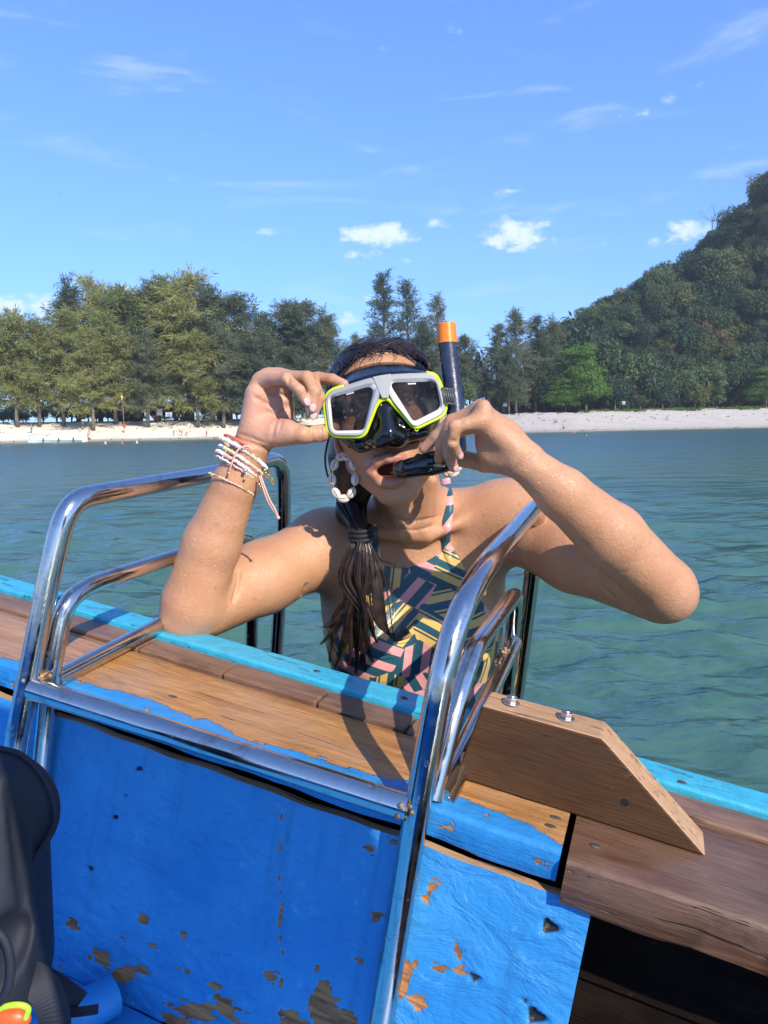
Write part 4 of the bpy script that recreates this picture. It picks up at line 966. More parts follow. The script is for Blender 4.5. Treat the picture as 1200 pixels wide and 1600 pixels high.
for L_ in (up, dn):
    for i in range(4): hb('cone', L_[i], L_[i+1], .0042 if i in (0, 3) else .0056, .0056 if i < 3 else .0042, .006)
    hb('cone', L_[0], L_[1], .004, .0054, .004)
def on_skin(px, py, field=None, lift=0.0):
    px = np.atleast_1d(np.asarray(px, float)); py = np.atleast_1d(np.asarray(py, float)); Dv = np.stack([ray(a, b_) for a, b_ in zip(px, py)])
    t_ = (field or body).march(np.broadcast_to(CC, Dv.shape), Dv, .75, 50); return CC+Dv*(t_-lift)[:, None]

def creases():
    L = [([(403, 602), (420, 612), (446, 618), (460, 612)], .0013), ([(398, 620), (420, 632), (445, 634), (462, 628)], .0014), ([(462, 634), (446, 640), (432, 656), (424, 684)], .0016), ([(366, 684), (385, 690), (404, 697), (420, 704)], .0014), ([(372, 678), (392, 684), (410, 692)], .0009),
         ([(500, 666), (502, 678), (501, 690)], .0011), ([(486, 668), (488, 690)], .0008), ([(452, 584), (450, 601)], .0009), ([(470, 603), (462, 616)], .0009), ([(492, 606), (482, 616)], .0009), ([(374, 893), (371, 915), (364, 940)], .0022), ([(600, 806), (640, 815), (682, 808)], .0014), ([(606, 824), (645, 829), (676, 822)], .0010),
         ([(798, 738), (816, 722), (836, 706)], .0010), ([(716, 660), (708, 676)], .0009), ([(722, 658), (714, 672)], .0008), ([(700, 660), (694, 668)], .0008), ([(704, 690), (713, 690)], .0008), ([(478, 915), (470, 935)], .0030), ([(936, 912), (962, 936)], .0018), ([(440, 655), (436, 672)], .0008), ([(415, 640), (428, 650)], .0008)]
    todo = []
    for P, r in L:
        s = spline(np.column_stack([np.array(P, float), np.zeros(len(P))]), 5)[:, :2]; todo.append((on_skin(s[:, 0], s[:, 1]), r))
    for C_, r in todo:
        for i in range(len(C_)-1):
            if np.linalg.norm(C_[i]-C_[i+1]) < .02: body.cone(C_[i], C_[i+1], r, r, .0032, True)
creases()


def skin_material():
    m, t, b = mat('skin'); oc = t.N('ShaderNodeTexCoord').outputs['Object']
    lip = t.N('ShaderNodeAttribute', attribute_name='lip').outputs['Fac']; pk = t.N('ShaderNodeAttribute', attribute_name='pink').outputs['Fac']; dkr = t.N('ShaderNodeAttribute', attribute_name='mouth').outputs['Fac']
    n1 = t.noise(oc, 14, 4); n2 = t.noise(oc, 110, 3)
    c = t.mix(t.maprange(n1, .3, .7), (.45, .222, .112), (.53, .282, .150)); c = t.mix(t.maprange(n2, .5, .75, 0, .25), c, (.38, .17, .082))
    n3 = t.noise(oc, 45, 5, .65); c = t.mix(t.maprange(n3, .45, .75, 0, .4), c, (.46, .195, .105)); c = t.mix(pk, c, (.53, .275, .195)); c = t.mix(t.math('MULTIPLY', lip, .8), c, (.38, .125, .10)); c = t.mix(dkr, c, (.10, .02, .02))
    mole = t.N('ShaderNodeTexVoronoi'); t.put(mole.inputs['Vector'], oc); mole.inputs['Scale'].default_value = 16
    c = t.mix(t.maprange(mole.outputs['Distance'], .010, .007), c, (.09, .04, .025))
    t.put(b.inputs['Base Color'], c)
    wet = t.noise(oc, 38, 4, .6)
    t.put(b.inputs['Roughness'], t.maprange(wet, .35, .65, .44, .62)); b.inputs['Specular IOR Level'].default_value = .5
    b.inputs['Subsurface Weight'].default_value = .12; b.inputs['Subsurface Radius'].default_value = (1, .38, .2); b.inputs['Subsurface Scale'].default_value = .006
    b.inputs['Coat Weight'].default_value = .22; b.inputs['Coat Roughness'].default_value = .14; vd = t.N('ShaderNodeTexVoronoi'); t.put(vd.inputs['Vector'], oc); vd.inputs['Scale'].default_value = 260; t.put(b.inputs['Coat Normal'], t.bump(t.math('ADD', t.maprange(vd.outputs['Distance'], 0, .6, 1, 0), t.noise(oc, 180, 3)), .9, .0022))
    pore = t.noise(oc, 420, 2); h = t.math('ADD', t.math('MULTIPLY', pore, .35), t.math('MULTIPLY', t.noise(oc, 130, 3), .65))
    lines = t.noise(t.scalevec(oc, (1, 1, 1)), 240, 5, .72, 1.8); h = t.math('ADD', h, t.math('MULTIPLY', lines, .5)); t.put(b.inputs['Normal'], t.bump(h, .65, .0019)); return m
M_SKIN = skin_material()
PER = thing('person', 'woman in the water behind the boat holding her diving mask and snorkel', 'person', (float(at(645, 900, 1.27)[0]), 1.27, 0))
PI = Matrix.Translation(-PER.location)
HV = .00175
V, Q = surface(body, body.p, (-.36, .80, .40), (.48, 1.47, 1.50), HV)
def near(P, pts, r):
    d = np.full(len(P), 9.0)
    for a, b_ in zip(pts[:-1], pts[1:]):
        a, b_ = np.asarray(a), np.asarray(b_); ba = b_-a; t_ = np.clip((P-a)@ba/(ba@ba), 0, 1); d = np.minimum(d, np.linalg.norm(P-a-t_[:, None]*ba, axis=1))
    return smooth((r-d)/(r*.45))
lipv = np.maximum(near(V, up, .0088), near(V, dn, .0088))
inm = smooth((.0235-np.linalg.norm((V-hd(_mx, .070, _mz-.0710))*[1, 1, 1.9], axis=1))/.006)*smooth((.077-(V-HC)@hy)/.006)
pk = np.zeros(len(V))
for tip in [(477, 627, .950), (488, 636, .955), (489, 648, .962), (538, 600, .975), (521, 669, .999), (662, 701, .948), (708, 730, .93), (716, 711, .904)]: pk = np.maximum(pk, .8*smooth((.020-np.linalg.norm(V-q(*tip), axis=1))/.016))
pk = np.maximum(pk, .75*smooth((.070-np.linalg.norm(V-q(425, 640, .985), axis=1))/.05)); pk = np.maximum(pk, .45*smooth((.04-np.linalg.norm(V-q(285, 975, 1.02), axis=1))/.03)); pk = np.maximum(pk, .45*smooth((.04-np.linalg.norm(V-q(1060, 945, .96), axis=1))/.03))
me = mesh_np('body', expand(V), Q, M_SKIN, True)
for nm, arr in (('lip', lipv), ('mouth', inm), ('pink', pk)):
    a_ = me.attributes.new(nm, 'FLOAT', 'POINT'); a_.data.foreach_set('value', np.clip(arr, 0, 1).astype(np.float32))
link('body', me, PER, PI)
# finger nails
M_NAIL = simple('nail_varnish', (.62, .40, .36), .22, spec=.6, coat=.4)
def nail(p, dirp, nrm, s=1.0):
    d = unit(np.asarray(dirp, float)); n_ = np.asarray(nrm, float); n_ = unit(n_-d*(n_@d)); mb = MB(); mb.ball(p, (.0046*s, .0062*s, .0016), 12, 8, np.stack([np.cross(d, n_), d, n_])); mb.build('fingernail', M_NAIL, PER, True, M=PI)
camd = lambda p: unit(CC-p)
for a, b_, rr, lean in [((468, 610, .945), (477, 627, .950), .0066, (.35, 0, .1)), ((491, 612, .953), (488, 636, .955), .0072, (.15, 0, .1)), ((499, 622, .962), (489, 648, .962), .0072, (.25, 0, .0)),
                        ((682, 682, .938), (662, 701, .948), .0070, (-.1, 0, .9)), ((707, 692, .890), (716, 711, .904), .0066, (.6, 0, .1)), ((702, 708, .918), (708, 730, .930), .0070, (.7, 0, .0))]:
    pa, pb = at(*a), at(*b_); n_ = unit(camd(pb)+np.array(lean)); nail(pb+unit(pb-pa)*.0012+n_*(rr*.80), pb-pa, n_)

# --- swimsuit: a thin layer over the torso, halter front with crossing bands of print
def poly_sd(px, py, poly):
    poly = np.asarray(poly, float); n = len(poly); d = np.full(px.shape, 1e9); ins = np.zeros(px.shape, bool)
    for i in range(n):
        a, b_ = poly[i], poly[(i+1) % n]; ex, ey = b_-a; wx, wy = px-a[0], py-a[1]; tt = np.clip((wx*ex+wy*ey)/(ex*ex+ey*ey), 0, 1)
        d = np.minimum(d, np.hypot(wx-ex*tt, wy-ey*tt)); c = ((a[1] > py) != (b_[1] > py)); xi = a[0]+(py-a[1])*ex/(ey if abs(ey) > 1e-9 else 1e-9); ins ^= c & (px < xi)
    return np.where(ins, -d, d)
suit_front = [(577, 866), (600, 884), (635, 888), (664, 878), (690, 862), (704, 850), (722, 880), (742, 925), (770, 962), (806, 985), (860, 1000), (860, 1700), (400, 1700), (430, 1010), (492, 1000), (520, 965), (545, 920), (562, 875)]
suit_back = [(860, 1000), (860, 1700), (400, 1700), (430, 1010)]
def suit_clip(P, d):
    X, Y, Z = proj(expand(P)); X = np.clip(X, -500, 2000); Y = np.clip(Y, -500, 3000)
    front = poly_sd(X, Y, suit_front)*1.2/F; back = poly_sd(X, Y, suit_back)*1.2/F; reg = np.where(P[:, 1] > 1.25, back, front)
    return np.maximum(np.maximum(d-.0032, -(d+.0035)), reg)
V, Q = surface(torso, torso.p, (-.20, 1.0, .52), (.32, 1.45, 1.16), .0020, suit_clip)
def suit_material():
    m, t, b = mat('swimsuit_print'); oc = t.N('ShaderNodeTexCoord').outputs['Object']
    cm = t.N('ShaderNodeCombineXYZ'); s = t.N('ShaderNodeSeparateXYZ'); t.put(s.inputs[0], oc); t.put(cm.inputs[0], s.outputs[0]); t.put(cm.inputs[1], s.outputs[2])
    vo = t.N('ShaderNodeTexVoronoi', voronoi_dimensions='2D', distance='CHEBYCHEV'); t.put(vo.inputs['Vector'], t.scalevec(cm.outputs[0], (1, 1, 1), (0, 0, .5))); vo.inputs['Scale'].default_value = 17.0; vo.inputs['Randomness'].default_value = .9
    cs = t.N('ShaderNodeSeparateColor'); t.put(cs.inputs[0], vo.outputs['Color'])
    k = t.math('FLOOR', t.math('MULTIPLY', cs.outputs[0], 5)); ang = t.math('ADD', t.math('MULTIPLY', k, .628), .5)
    u_ = t.math('ADD', t.math('MULTIPLY', s.outputs[0], t.math('COSINE', ang)), t.math('MULTIPLY', s.outputs[2], t.math('SINE', ang)))
    fr = t.math('FRACT', t.math('ADD', t.math('MULTIPLY', u_, 36.0), cs.outputs[1]))
    teal, yel, pink = (.016, .078, .112), (.70, .46, .13), (.74, .32, .31)
    sy = t.ramp(fr, [(0, teal), (.40, yel), (.80, teal), (.90, yel)], True); sp = t.ramp(fr, [(0, teal), (.45, pink), (.92, teal)], True)
    c = t.mix(t.math('GREATER_THAN', cs.outputs[2], .50), sy, sp); t.put(b.inputs['Base Color'], c); b.inputs['Roughness'].default_value = .36
    b.inputs['Sheen Weight'].default_value = .1
    wr = t.noise(t.scalevec(oc, (1, 1, 2.2), (0, .5, 0)), 24, 4, .5, .5); t.put(b.inputs['Normal'], t.bump(t.math('ADD', wr, t.math('MULTIPLY', t.noise(oc, 900, 1), .12)), .4, .004)); return m
M_SUIT = suit_material()
SUIT = link('swimsuit', mesh_np('swimsuit', expand(V), Q, M_SUIT, True), PER, PI)
tag(SUIT, 'halter swimsuit with yellow, pink and dark teal crossing stripes')
def ribbon(pts, width, name, material, parent, lift=.002, field=None, th=.0016):
    P2 = spline(np.column_stack([pts, np.zeros(len(pts))]), 8)[:, :2]; C_ = on_skin(P2[:, 0], P2[:, 1], field, 0.0); dd = (C_-CC)@CF; gd = (dd > .95) & (dd < 1.30); dd = np.interp(np.arange(len(dd)), np.nonzero(gd)[0], dd[gd]); C_ = np.stack([at(a, b_, d) for (a, b_), d in zip(P2, dd)])
    for _ in range(3): C_[1:-1] = (C_[:-2]+2*C_[1:-1]+C_[2:])/4
    T = unit(np.gradient(C_, axis=0)); nr = unit(CC-C_); sdv = unit(np.cross(T, nr)); nr = unit(np.cross(sdv, T)); nr[(np.einsum('ij,ij->i', nr, CC-C_) < 0)] *= -1
    mb = MB(); n = len(C_); sec = [(-1, 0), (-.9, 1), (.9, 1), (1, 0), (.9, -1), (-.9, -1)]
    V = np.concatenate([np.stack([C_[i]+sdv[i]*width*a+nr[i]*(lift+th*b_) for a, b_ in sec]) for i in range(n)]); k = len(sec)
    mb.add(V, [(i*k+j, i*k+(j+1) % k, (i+1)*k+(j+1) % k, (i+1)*k+j) for i in range(n-1) for j in range(k)]+[tuple(range(k)), tuple(range((n-1)*k, n*k))[::-1]])
    return mb.build(name, material, parent, True, M=PI if parent is PER else None)
tors2 = body
ribbon([(697, 750), (702, 790), (697, 830), (699, 862), (716, 900), (745, 945)], .0072, 'shoulder_strap', M_SUIT, PER)
ribbon([(582, 822), (586, 848), (590, 886)], .0066, 'shoulder_strap', M_SUIT, PER)

# --- hair
def hair_material():
    m, t, b = mat('wet_hair'); oc = t.N('ShaderNodeTexCoord').outputs['Object']; n1 = t.noise(oc, 60, 4)
    t.put(b.inputs['Base Color'], t.mix(t.maprange(n1, .35, .65), (.009, .006, .005), (.040, .022, .015))); b.inputs['Roughness'].default_value = .30; b.inputs['Specular IOR Level'].default_value = .55; t.put(b.inputs['Normal'], t.bump(t.noise(t.scalevec(oc, (160, 60, 30)), 2, 4), .5, .002)); return m
M_HAIR = hair_material()
hcap = Sdf(); hcap.ell(hd(0, -.024, .032), (.0790, .097, .0845), HR, .01); hcap.ell(hd(-.05, -.06, -.04), (.045, .05, .06), HR, .03); hcap.ell(hd(.03, -.07, -.03), (.05, .04, .06), HR, .03)
hcap.cone(hd(-.055, -.05, -.06), q(548, 800, 1.16), .034, .022, .03); hcap.cone(q(548, 800, 1.16), q(564, 832, 1.118), .022, .014, .01)
hcap.ball(hd(0, .122, -.018), .1235, .006, True)
V, Q = surface(hcap, hcap.p, (-.16, .94, .95), (.16, 1.36, 1.48), .0028)
HAIR = link('hair', mesh_np('hair', V, Q, M_HAIR, True), PER, PI)
def strands(name, curves, r0=.0008, seg=3):
    """many tapered strands as one mesh"""
    Vs, Fs, n0 = [], [], 0
    for P, r in curves:
        n = len(P); T = unit(np.gradient(P, axis=0)); a = unit(np.cross(T, [.3, .2, .9])); b_ = np.cross(T, a); rad = r*np.minimum(1, np.linspace(1.15, .25, n)*1.3)
        for k in range(seg):
            an = 2*math.pi*k/seg; Vs.append(P+rad[:, None]*(math.cos(an)*a+math.sin(an)*b_))
        i = np.arange(n-1)
        for k in range(seg):
            k2 = (k+1) % seg; Fs.append(np.stack([n0+k*n+i, n0+k2*n+i, n0+k2*n+i+1, n0+k*n+i+1], 1))
        n0 += n*seg
    return link(name, mesh_np(name, np.concatenate(Vs), np.concatenate(Fs), M_HAIR, True), HAIR)
def hair():
    g = np.random.RandomState(31); cv = []
    c0 = hd(0, -.024, .032); ax = np.array([.0800, .0980, .0860])
    def shell(d, lift): 
        d = unit(np.asarray(d, float)); s = 1/math.sqrt(((d/ax)**2).sum()); return c0+((d*(s+lift))@HR)
    for k in range(900):
        side = 1 if g.rand() < .5 else -1
        a = g.rand()**.8*1.35*side                                   # hairline, from the parting outwards to the temples
        th = .66-.26*abs(a)**1.3+g.randn()*.05                       # height of the hairline
        d0 = np.array([math.sin(a)*math.cos(th), math.cos(a)*math.cos(th), math.sin(th)])
        d1 = np.array([side*(.75+.2*g.rand()), -.35-.3*g.rand(), -.30+.25*g.randn()]); dm = np.array([side*(.45+.3*g.rand()), .10+.15*g.randn(), .8])
        tt = np.linspace(0, 1, 12); w = g.rand()*6; P = np.stack([shell((1-t_)**2*d0+2*t_*(1-t_)*dm*.9+t_*t_*d1+.014*np.array([math.sin(7*t_+w), math.cos(6*t_+w), 0])*t_*(1-t_)*2, .0005+.0035*g.rand()*math.sin(math.pi*min(1, t_+.12))) for t_ in tt]); cv.append((P, .0005+.0008*g.rand()))
    for k in range(34):                                             # loose wet strands on the forehead
        a = -.55+1.1*g.rand(); th = .62; d0 = np.array([math.sin(a)*math.cos(th), math.cos(a)*math.cos(th), math.sin(th)]); e = np.array([g.randn()*.22, 0, -.16-.14*g.rand()])
        cv.append((np.stack([shell(d0+e*t_+np.array([.06*math.sin(5*t_+k), 0, 0])*t_, .0015) for t_ in np.linspace(0, 1, 8)]), .0006))
    for k in range(60):                                             # stray hairs lifting off the head
        a = g.randn()*1.0; th = .5+g.rand()*.9; d0 = np.array([math.sin(a)*math.cos(th), .6*math.cos(a)*math.cos(th), math.sin(th)]); e = g.randn(3)*.35
        cv.append((np.stack([shell(d0+e*t_, .001+.016*g.rand()*t_*t_) for t_ in np.linspace(0, 1, 7)]), .00035))
    strands('scalp_strands', cv)
    cv = []
    ends = [(503, 1006), (520, 990), (534, 1022), (548, 1040), (560, 1018), (572, 1050), (580, 1034), (590, 1004), (512, 1034), (542, 996), (566, 1040), (526, 1046), (584, 985), (508, 980), (556, 1052), (575, 1012)]
    lk = MB()
    for k, en in enumerate(ends):                                   # wet locks of the tail, tied below the ear
        an = k*2.4; rr = math.sqrt((k+.5)/len(ends)); s0 = np.array([math.cos(an), math.sin(an)])*rr; w1, w2 = g.randn(2)*6
        pts = [(548+s0[0]*20, 788, 1.125), (556+s0[0]*12, 812, 1.096), (564+s0[0]*6, 834, 1.086), (561+s0[0]*20+w1*.3, 866, 1.080), (556+s0[0]*30+w1, 908, 1.082), ((556+s0[0]*26)*.45+en[0]*.55+w2, 955, 1.087), (en[0]*.8+.2*(556+w2), en[1]*.6+.4*968, 1.092), (en[0]+w1*.4, en[1], 1.096)]
        P = spline([at(a_, b_, D+s0[1]*(.010 if i < 3 else .013)) for i, (a_, b_, D) in enumerate(pts)], 6); n = len(P); f_ = np.linspace(0, 1, n)
        lk.tube(P, np.interp(f_, [0, .28, .5, .75, 1], [.0050, .0032, .0062, .0046, .0004])*(.85+.3*g.rand()), 10, flat=((.3, 1, .2), .7))
        for q_ in range(20):
            o_ = unit(g.randn(3))*np.interp(f_, [0, .28, .5, .75, 1], [.0052, .0034, .0066, .0052, .0012])[:, None]*(.85+.3*g.rand()); tw = g.randn()*.002
            cv.append((P+o_+np.stack([np.sin(f_*9+q_)*tw, 0*f_, 0*f_], 1), .0006+.0005*g.rand()))
    lk.build('locks', M_HAIR, HAIR, True)
    for k in range(46):                                             # wisp curling over the chest to the right
        w = g.randn(); pts = [(568+w*2, 838, 1.085), (585+w*5, 905, 1.08), (592+w*6, 960+w*4, 1.085), (604+w*4, 990+w*3, 1.09), (622, 996+w*3, 1.092), (638+w*4, 984+w*5, 1.092)]
        cv.append((spline([at(*p) for p in pts], 4), .0010))
    for k in range(26):
        w = g.randn(); pts = [(568+w*2, 842, 1.085), (588+w*3, 872, 1.092), (612+w*3, 882+w*2, 1.105), (632+w*4, 886+w*2, 1.115)]
        cv.append((spline([at(*p) for p in pts], 4), .0008))
    for k in range(14):
        w = g.randn(); pts = [(575, 850, 1.08), (600+w*9, 905, 1.085), (606+w*14, 950, 1.09), (598+w*16, 990+w*10, 1.095)]; cv.append((spline([at(*p) for p in pts], 4), .0005))
    strands('ponytail', cv)
    mb = MB()
    for k, dy in enumerate((-7, 0, 7)):
        c = at(564+dy*.05, 833+dy, 1.086); tt = np.linspace(0, 2*math.pi, 24, endpoint=False); mb.tube(np.stack([c+np.cos(a)*np.array([.0165, 0, .001])+np.sin(a)*np.array([0, .016, .003]) for a in tt]), .0036, 8, closed=True)
    mb.build('hair_tie', simple('hair_tie_black', (.008, .008, .009), .7), PER, True, M=PI)
hair()
# water drops on the skin
def skin_drops():
    g = np.random.RandomState(41); mb = MB(); reg = [(345, 800, 26, 70, 26), (330, 880, 40, 50, 16), (440, 870, 40, 40, 8), (960, 840, 60, 50, 36), (1030, 890, 28, 40, 26), (880, 780, 40, 25, 10), (650, 845, 40, 25, 10), (790, 770, 40, 20, 20), (560, 850, 40, 30, 10), (820, 720, 15, 10, 6), (270, 970, 12, 20, 12), (640, 800, 30, 15, 8)]
    for cx, cy, sx, sy, n in reg:
        xs = cx+g.randn(n)*sx; ys = cy+g.randn(n)*sy; P = on_skin(xs, ys); d = body(P)
        for i in range(n):
            if abs(d[i]) > .002 or np.linalg.norm(P[i]-CC) > 1.6: continue
            e = 1e-3; gr = np.array([(body(P[i:i+1]+e*np.eye(3)[k:k+1])-d[i])[0] for k in range(3)]); n_ = unit(gr); s = .0006+.0014*g.rand()**3
            if n_@unit(CC-P[i]) < .25: continue
            a = unit(np.cross(n_, [.1, .2, 1])); mb.ball(P[i]+n_*s*.1, (s, s*1.15, s*.6), 7, 5, np.stack([a, np.cross(n_, a), n_]))
    tag(mb.build('water_drops', M_DROP, PER, True, M=PI), kind='stuff')
skin_drops()

# ================================================================== DIVING MASK
def Dm(px): return .962+((px-602)/95.0)**2*.016
def mp(px, py, dz=0.0): return at(px, py, Dm(px)+dz)
M_GREY = simple('mask_grey', (.36, .36, .345), .33, spec=.5); M_WHITE = simple('mask_white', (.74, .74, .72), .3)
M_LIME = simple('mask_lime', (.58, .80, .012), .32); M_RUB = simple('black_silicone', (.0055, .0055, .0065), .16, spec=.55, coat=.3)
M_STRAP = simple('strap_rubber', (.010, .013, .022), .42)
m, t, b = mat('mask_glass'); b.inputs['Base Color'].default_value = (.012, .012, .013, 1); b.inputs['Roughness'].default_value = .04
oc = t.N('ShaderNodeTexCoord').outputs['Object']; fog = t.maprange(t.noise(oc, 40, 5, .65, .6), .42, .75, 0, .40)
t.put(b.inputs['Base Color'], t.mix(fog, (.014, .014, .015), (.34, .28, .24))); t.put(b.inputs['Normal'], t.bump(t.noise(oc, 90, 3), .10, .001))
tp = t.N('ShaderNodeBsdfTransparent'); tp.inputs[0].default_value = (.84, .82, .80, 1); mx = t.N('ShaderNodeMixShader')
t.put(mx.inputs[0], t.maprange(t.noise(oc, 26, 4), .35, .65, .92, .62)); t.l.new(b.outputs[0], mx.inputs[1]); t.l.new(tp.outputs[0], mx.inputs[2]); t.l.new(mx.outputs[0], t.n['Material Output'].inputs[0]); M_GLASS = m
# inputs[0] of the mix is the share of see-through glass
def mask():
    MK = thing('diving_mask', 'two-lens diving mask with grey and lime frame over the woman\'s eyes', 'diving mask', tuple(mp(602, 640))); T = Matrix.Translation(-MK.location)
    def rays(c, poly, n=96):
        poly = np.asarray(poly, float)-c; out = []
        for a in np.arange(n)*2*math.pi/n:
            d = np.array([math.cos(a), math.sin(a)]); best = 0
            for i in range(len(poly)):
                p, r_ = poly[i], poly[(i+1) % len(poly)]; e = r_-p; den = d[0]*e[1]-d[1]*e[0]
                if abs(den) < 1e-9: continue
                t_ = (p[0]*e[1]-p[1]*e[0])/den; s_ = (p[0]*d[1]-p[1]*d[0])/den
                if t_ > 0 and -1e-6 <= s_ <= 1+1e-6: best = max(best, t_)
            out.append(best)
        o = np.array(out); 
        for _ in range(3): o = (np.roll(o, 1)+2*o+np.roll(o, -1))/4
        an = np.arange(n)*2*math.pi/n; return c+np.stack([np.cos(an), np.sin(an)], 1)*o[:, None]
    L = dict(c=np.array([545., 641.]), lens=[(516, 622), (580, 603), (584, 608), (568, 672), (521, 673)], outer=[(507, 630), (512, 614), (521, 608), (583, 589), (597, 592), (594, 620), (588, 632), (570, 678), (563, 682), (522, 681), (513, 672)])
    R_ = dict(c=np.array([651., 621.]), lens=[(608, 598), (678, 596), (681, 600), (688, 632), (686, 639), (646, 659)], outer=[(600, 590), (608, 585), (668, 582), (680, 586), (687, 600), (697, 634), (693, 648), (652, 668), (645, 666), (612, 627), (603, 610)])
    for S_ in (L, R_):
        inn, out = rays(S_['c'], S_['lens']), rays(S_['c'], S_['outer']); n = len(inn); mid = inn+(out-inn)*.42
        prof = [(inn, .0050), (inn, .0022), (mid, -.0030), (inn+(out-inn)*.80, -.0034), (out, .0002), (out, .0110), (inn, .0110)]
        V = np.concatenate([np.stack([mp(p[0], p[1], dz) for p in lp]) for lp, dz in prof]); mb = MB(); k = len(prof)
        Fs = [(r_*n+i, r_*n+(i+1) % n, ((r_+1) % k)*n+(i+1) % n, ((r_+1) % k)*n+i) for r_ in range(k) for i in range(n)]
        mb.add(V, Fs, 0); mb.mi = [(1 if r_ < 2 else 0) for r_ in range(k) for i in range(n)]
        o = mb.build('frame', [M_GREY, M_WHITE], MK, True, M=T); o.data.set_sharp_from_angle(angle=math.radians(40))
        inl = S_['c']+(inn-S_['c'])*1.01; V = np.concatenate([np.stack([mp(p[0], p[1], dz) for p in inl]) for dz in (.0032, .0062)]); mb = MB()
        mb.add(V, [tuple(range(n)), tuple(range(n, 2*n))[::-1]]+[(i, n+i, n+(i+1) % n, (i+1) % n) for i in range(n)]); mb.build('lens', M_GLASS, MK, False, M=T)
    mb = MB(); g = np.random.RandomState(6)
    for k in range(46):
        S_ = (L, R_)[k % 2]; x, y = S_['c']+g.randn(2)*np.array([17, 15])
        if k % 2 == 0 and not (520 < x < 568 and 622 < y < 668): continue
        if k % 2 and not (622 < x < 680 and 602 < y < 640): continue
        s = .0007+.0016*g.rand()**3; mb.ball(mp(x, y, .0030), (s, s*.6, s*1.2), 7, 5)
    tag(mb.build('lens_drops', M_DROP, MK, True, M=T), kind='stuff')
    mb = MB()                                                       # tiny white print at the top of each lens
    g = np.random.RandomState(2)
    for x0, y0, x1, y1 in ((541, 615.2, 553, 611.8), (637, 598.6, 650, 598.0)):
        for k in range(6):
            a = (k+.12)/6; c = (k+.82)/6; xa, ya, xb, yb = x0+(x1-x0)*a, y0+(y1-y0)*a, x0+(x1-x0)*c, y0+(y1-y0)*c; hgt = 2.0+.8*g.rand()
            mb.add([mp(xa, ya, .0028), mp(xb, yb, .0028), mp(xb, yb+hgt, .0028), mp(xa, ya+hgt, .0028)], [(0, 1, 2, 3)])
    mb.build('lens_print', M_WHITE, MK, M=T)
    br = [(582, 589), (597, 586), (611, 584), (611, 598), (607, 622), (597, 622.5), (590, 608)]; mb = MB()
    V = [mp(x, y, -.0042) for x, y in br]+[mp(x, y, .0100) for x, y in br]; n = len(br); mb.add(V, [tuple(range(n)), tuple(range(n, 2*n))[::-1]]+[(i, n+i, n+(i+1) % n, (i+1) % n) for i in range(n)]); mb.build('bridge', M_GREY, MK, False, .0012, M=T)
    rim = [(538, 603), (522, 608), (512, 614.5), (506.5, 630), (512, 672), (522, 681.5), (563, 682.5), (571, 677), (588, 633), (596, 624.5), (606, 623), (645, 666), (652, 668.5), (693, 649), (697.5, 634), (688, 600), (680.5, 585.5), (666, 582.5)]
    rp = fillet([np.array([x, y, 0.]) for x, y in rim], 7, 5); mb = MB(); mb.tube(np.stack([mp(p[0], p[1], .0022) for p in rp]), .0027, 10); mb.build('rim', M_LIME, MK, True, M=T)
    mb = MB(); mb.tube(np.stack([mp(x, y, .004) for x, y in ((596, 632), (594.5, 650), (596, 676))]), .0010, 8); mb.tube(np.stack([mp(651+2.6*math.cos(a), 671+2.6*math.sin(a), .002) for a in np.linspace(0, 6.283, 12)]), .0006, 6); mb.build('lime_seam', M_LIME, MK, True, M=T)
    # silicone skirt from the frame back to the face
    fr = [(511, 628), (518, 612), (545, 601), (584, 590), (612, 586), (645, 584), (676, 587), (686, 603), (694, 634), (690, 649), (668, 661), (648, 668), (628, 672), (606, 676), (588, 680), (566, 682), (540, 681), (524, 680), (514, 670), (509, 650)]
    bk = [(517, 625), (524, 603), (546, 582), (578, 570), (606, 567), (636, 569), (660, 577), (678, 598), (686, 632), (684, 660), (672, 682), (654, 690), (632, 694), (606, 697), (584, 700), (563, 707), (545, 696), (530, 684), (520, 668), (516, 646)]
    bx = np.array(bk, float); Bp = on_skin(bx[:, 0], bx[:, 1], head, .001); Bd = (Bp-CC)@CF; gd = (Bd > .97) & (Bd < 1.09); Bd = np.where(gd, Bd, 1.06)
    mb = MB(); rows = []
    n = len(fr); frs = np.array(fr, float)
    for f_, ext in ((0, 0), (.25, 0), (.5, 1), (.8, 1), (1, 0)):
        xy = frs*(1-f_)+bx*f_; d = np.array([Dm(x)+.008 for x in frs[:, 0]])*(1-f_)+Bd*f_
        rows.append(np.stack([at(xy[i][0], xy[i][1], d[i]) for i in range(n)]))
    def up_(r_):
        c = np.vstack([r_, r_[:1]]); s = spline(c, 5)[:-1]; return s
    rows = [up_(r_) for r_ in rows]; nn = len(rows[0]); k = len(rows); mb.add(np.concatenate(rows), [(r_*nn+i, r_*nn+(i+1) % nn, (r_+1)*nn+(i+1) % nn, (r_+1)*nn+i) for r_ in range(k-1) for i in range(nn)])
    o = mb.build('skirt', M_RUB, MK, True, M=T); so = o.modifiers.new('thick', 'SOLIDIFY'); so.thickness = .0022; so.offset = 0
    ns = Sdf(); ns.cone(mp(602, 634, .012), mp(607, 678, .002), .0090, .0128, .01); ns.cone(mp(596, 686, .010), mp(620, 683, .010), .0125, .0125, .008)
    ns.cone(mp(590, 690, .016), mp(560, 695, .026), .0075, .007, .012); ns.cone(mp(622, 687, .016), mp(662, 676, .024), .0075, .007, .012)
    ns.cone(mp(592, 640, .010), mp(578, 690, .016), .005, .006, .008); ns.cone(mp(613, 640, .010), mp(640, 676, .016), .005, .006, .008)
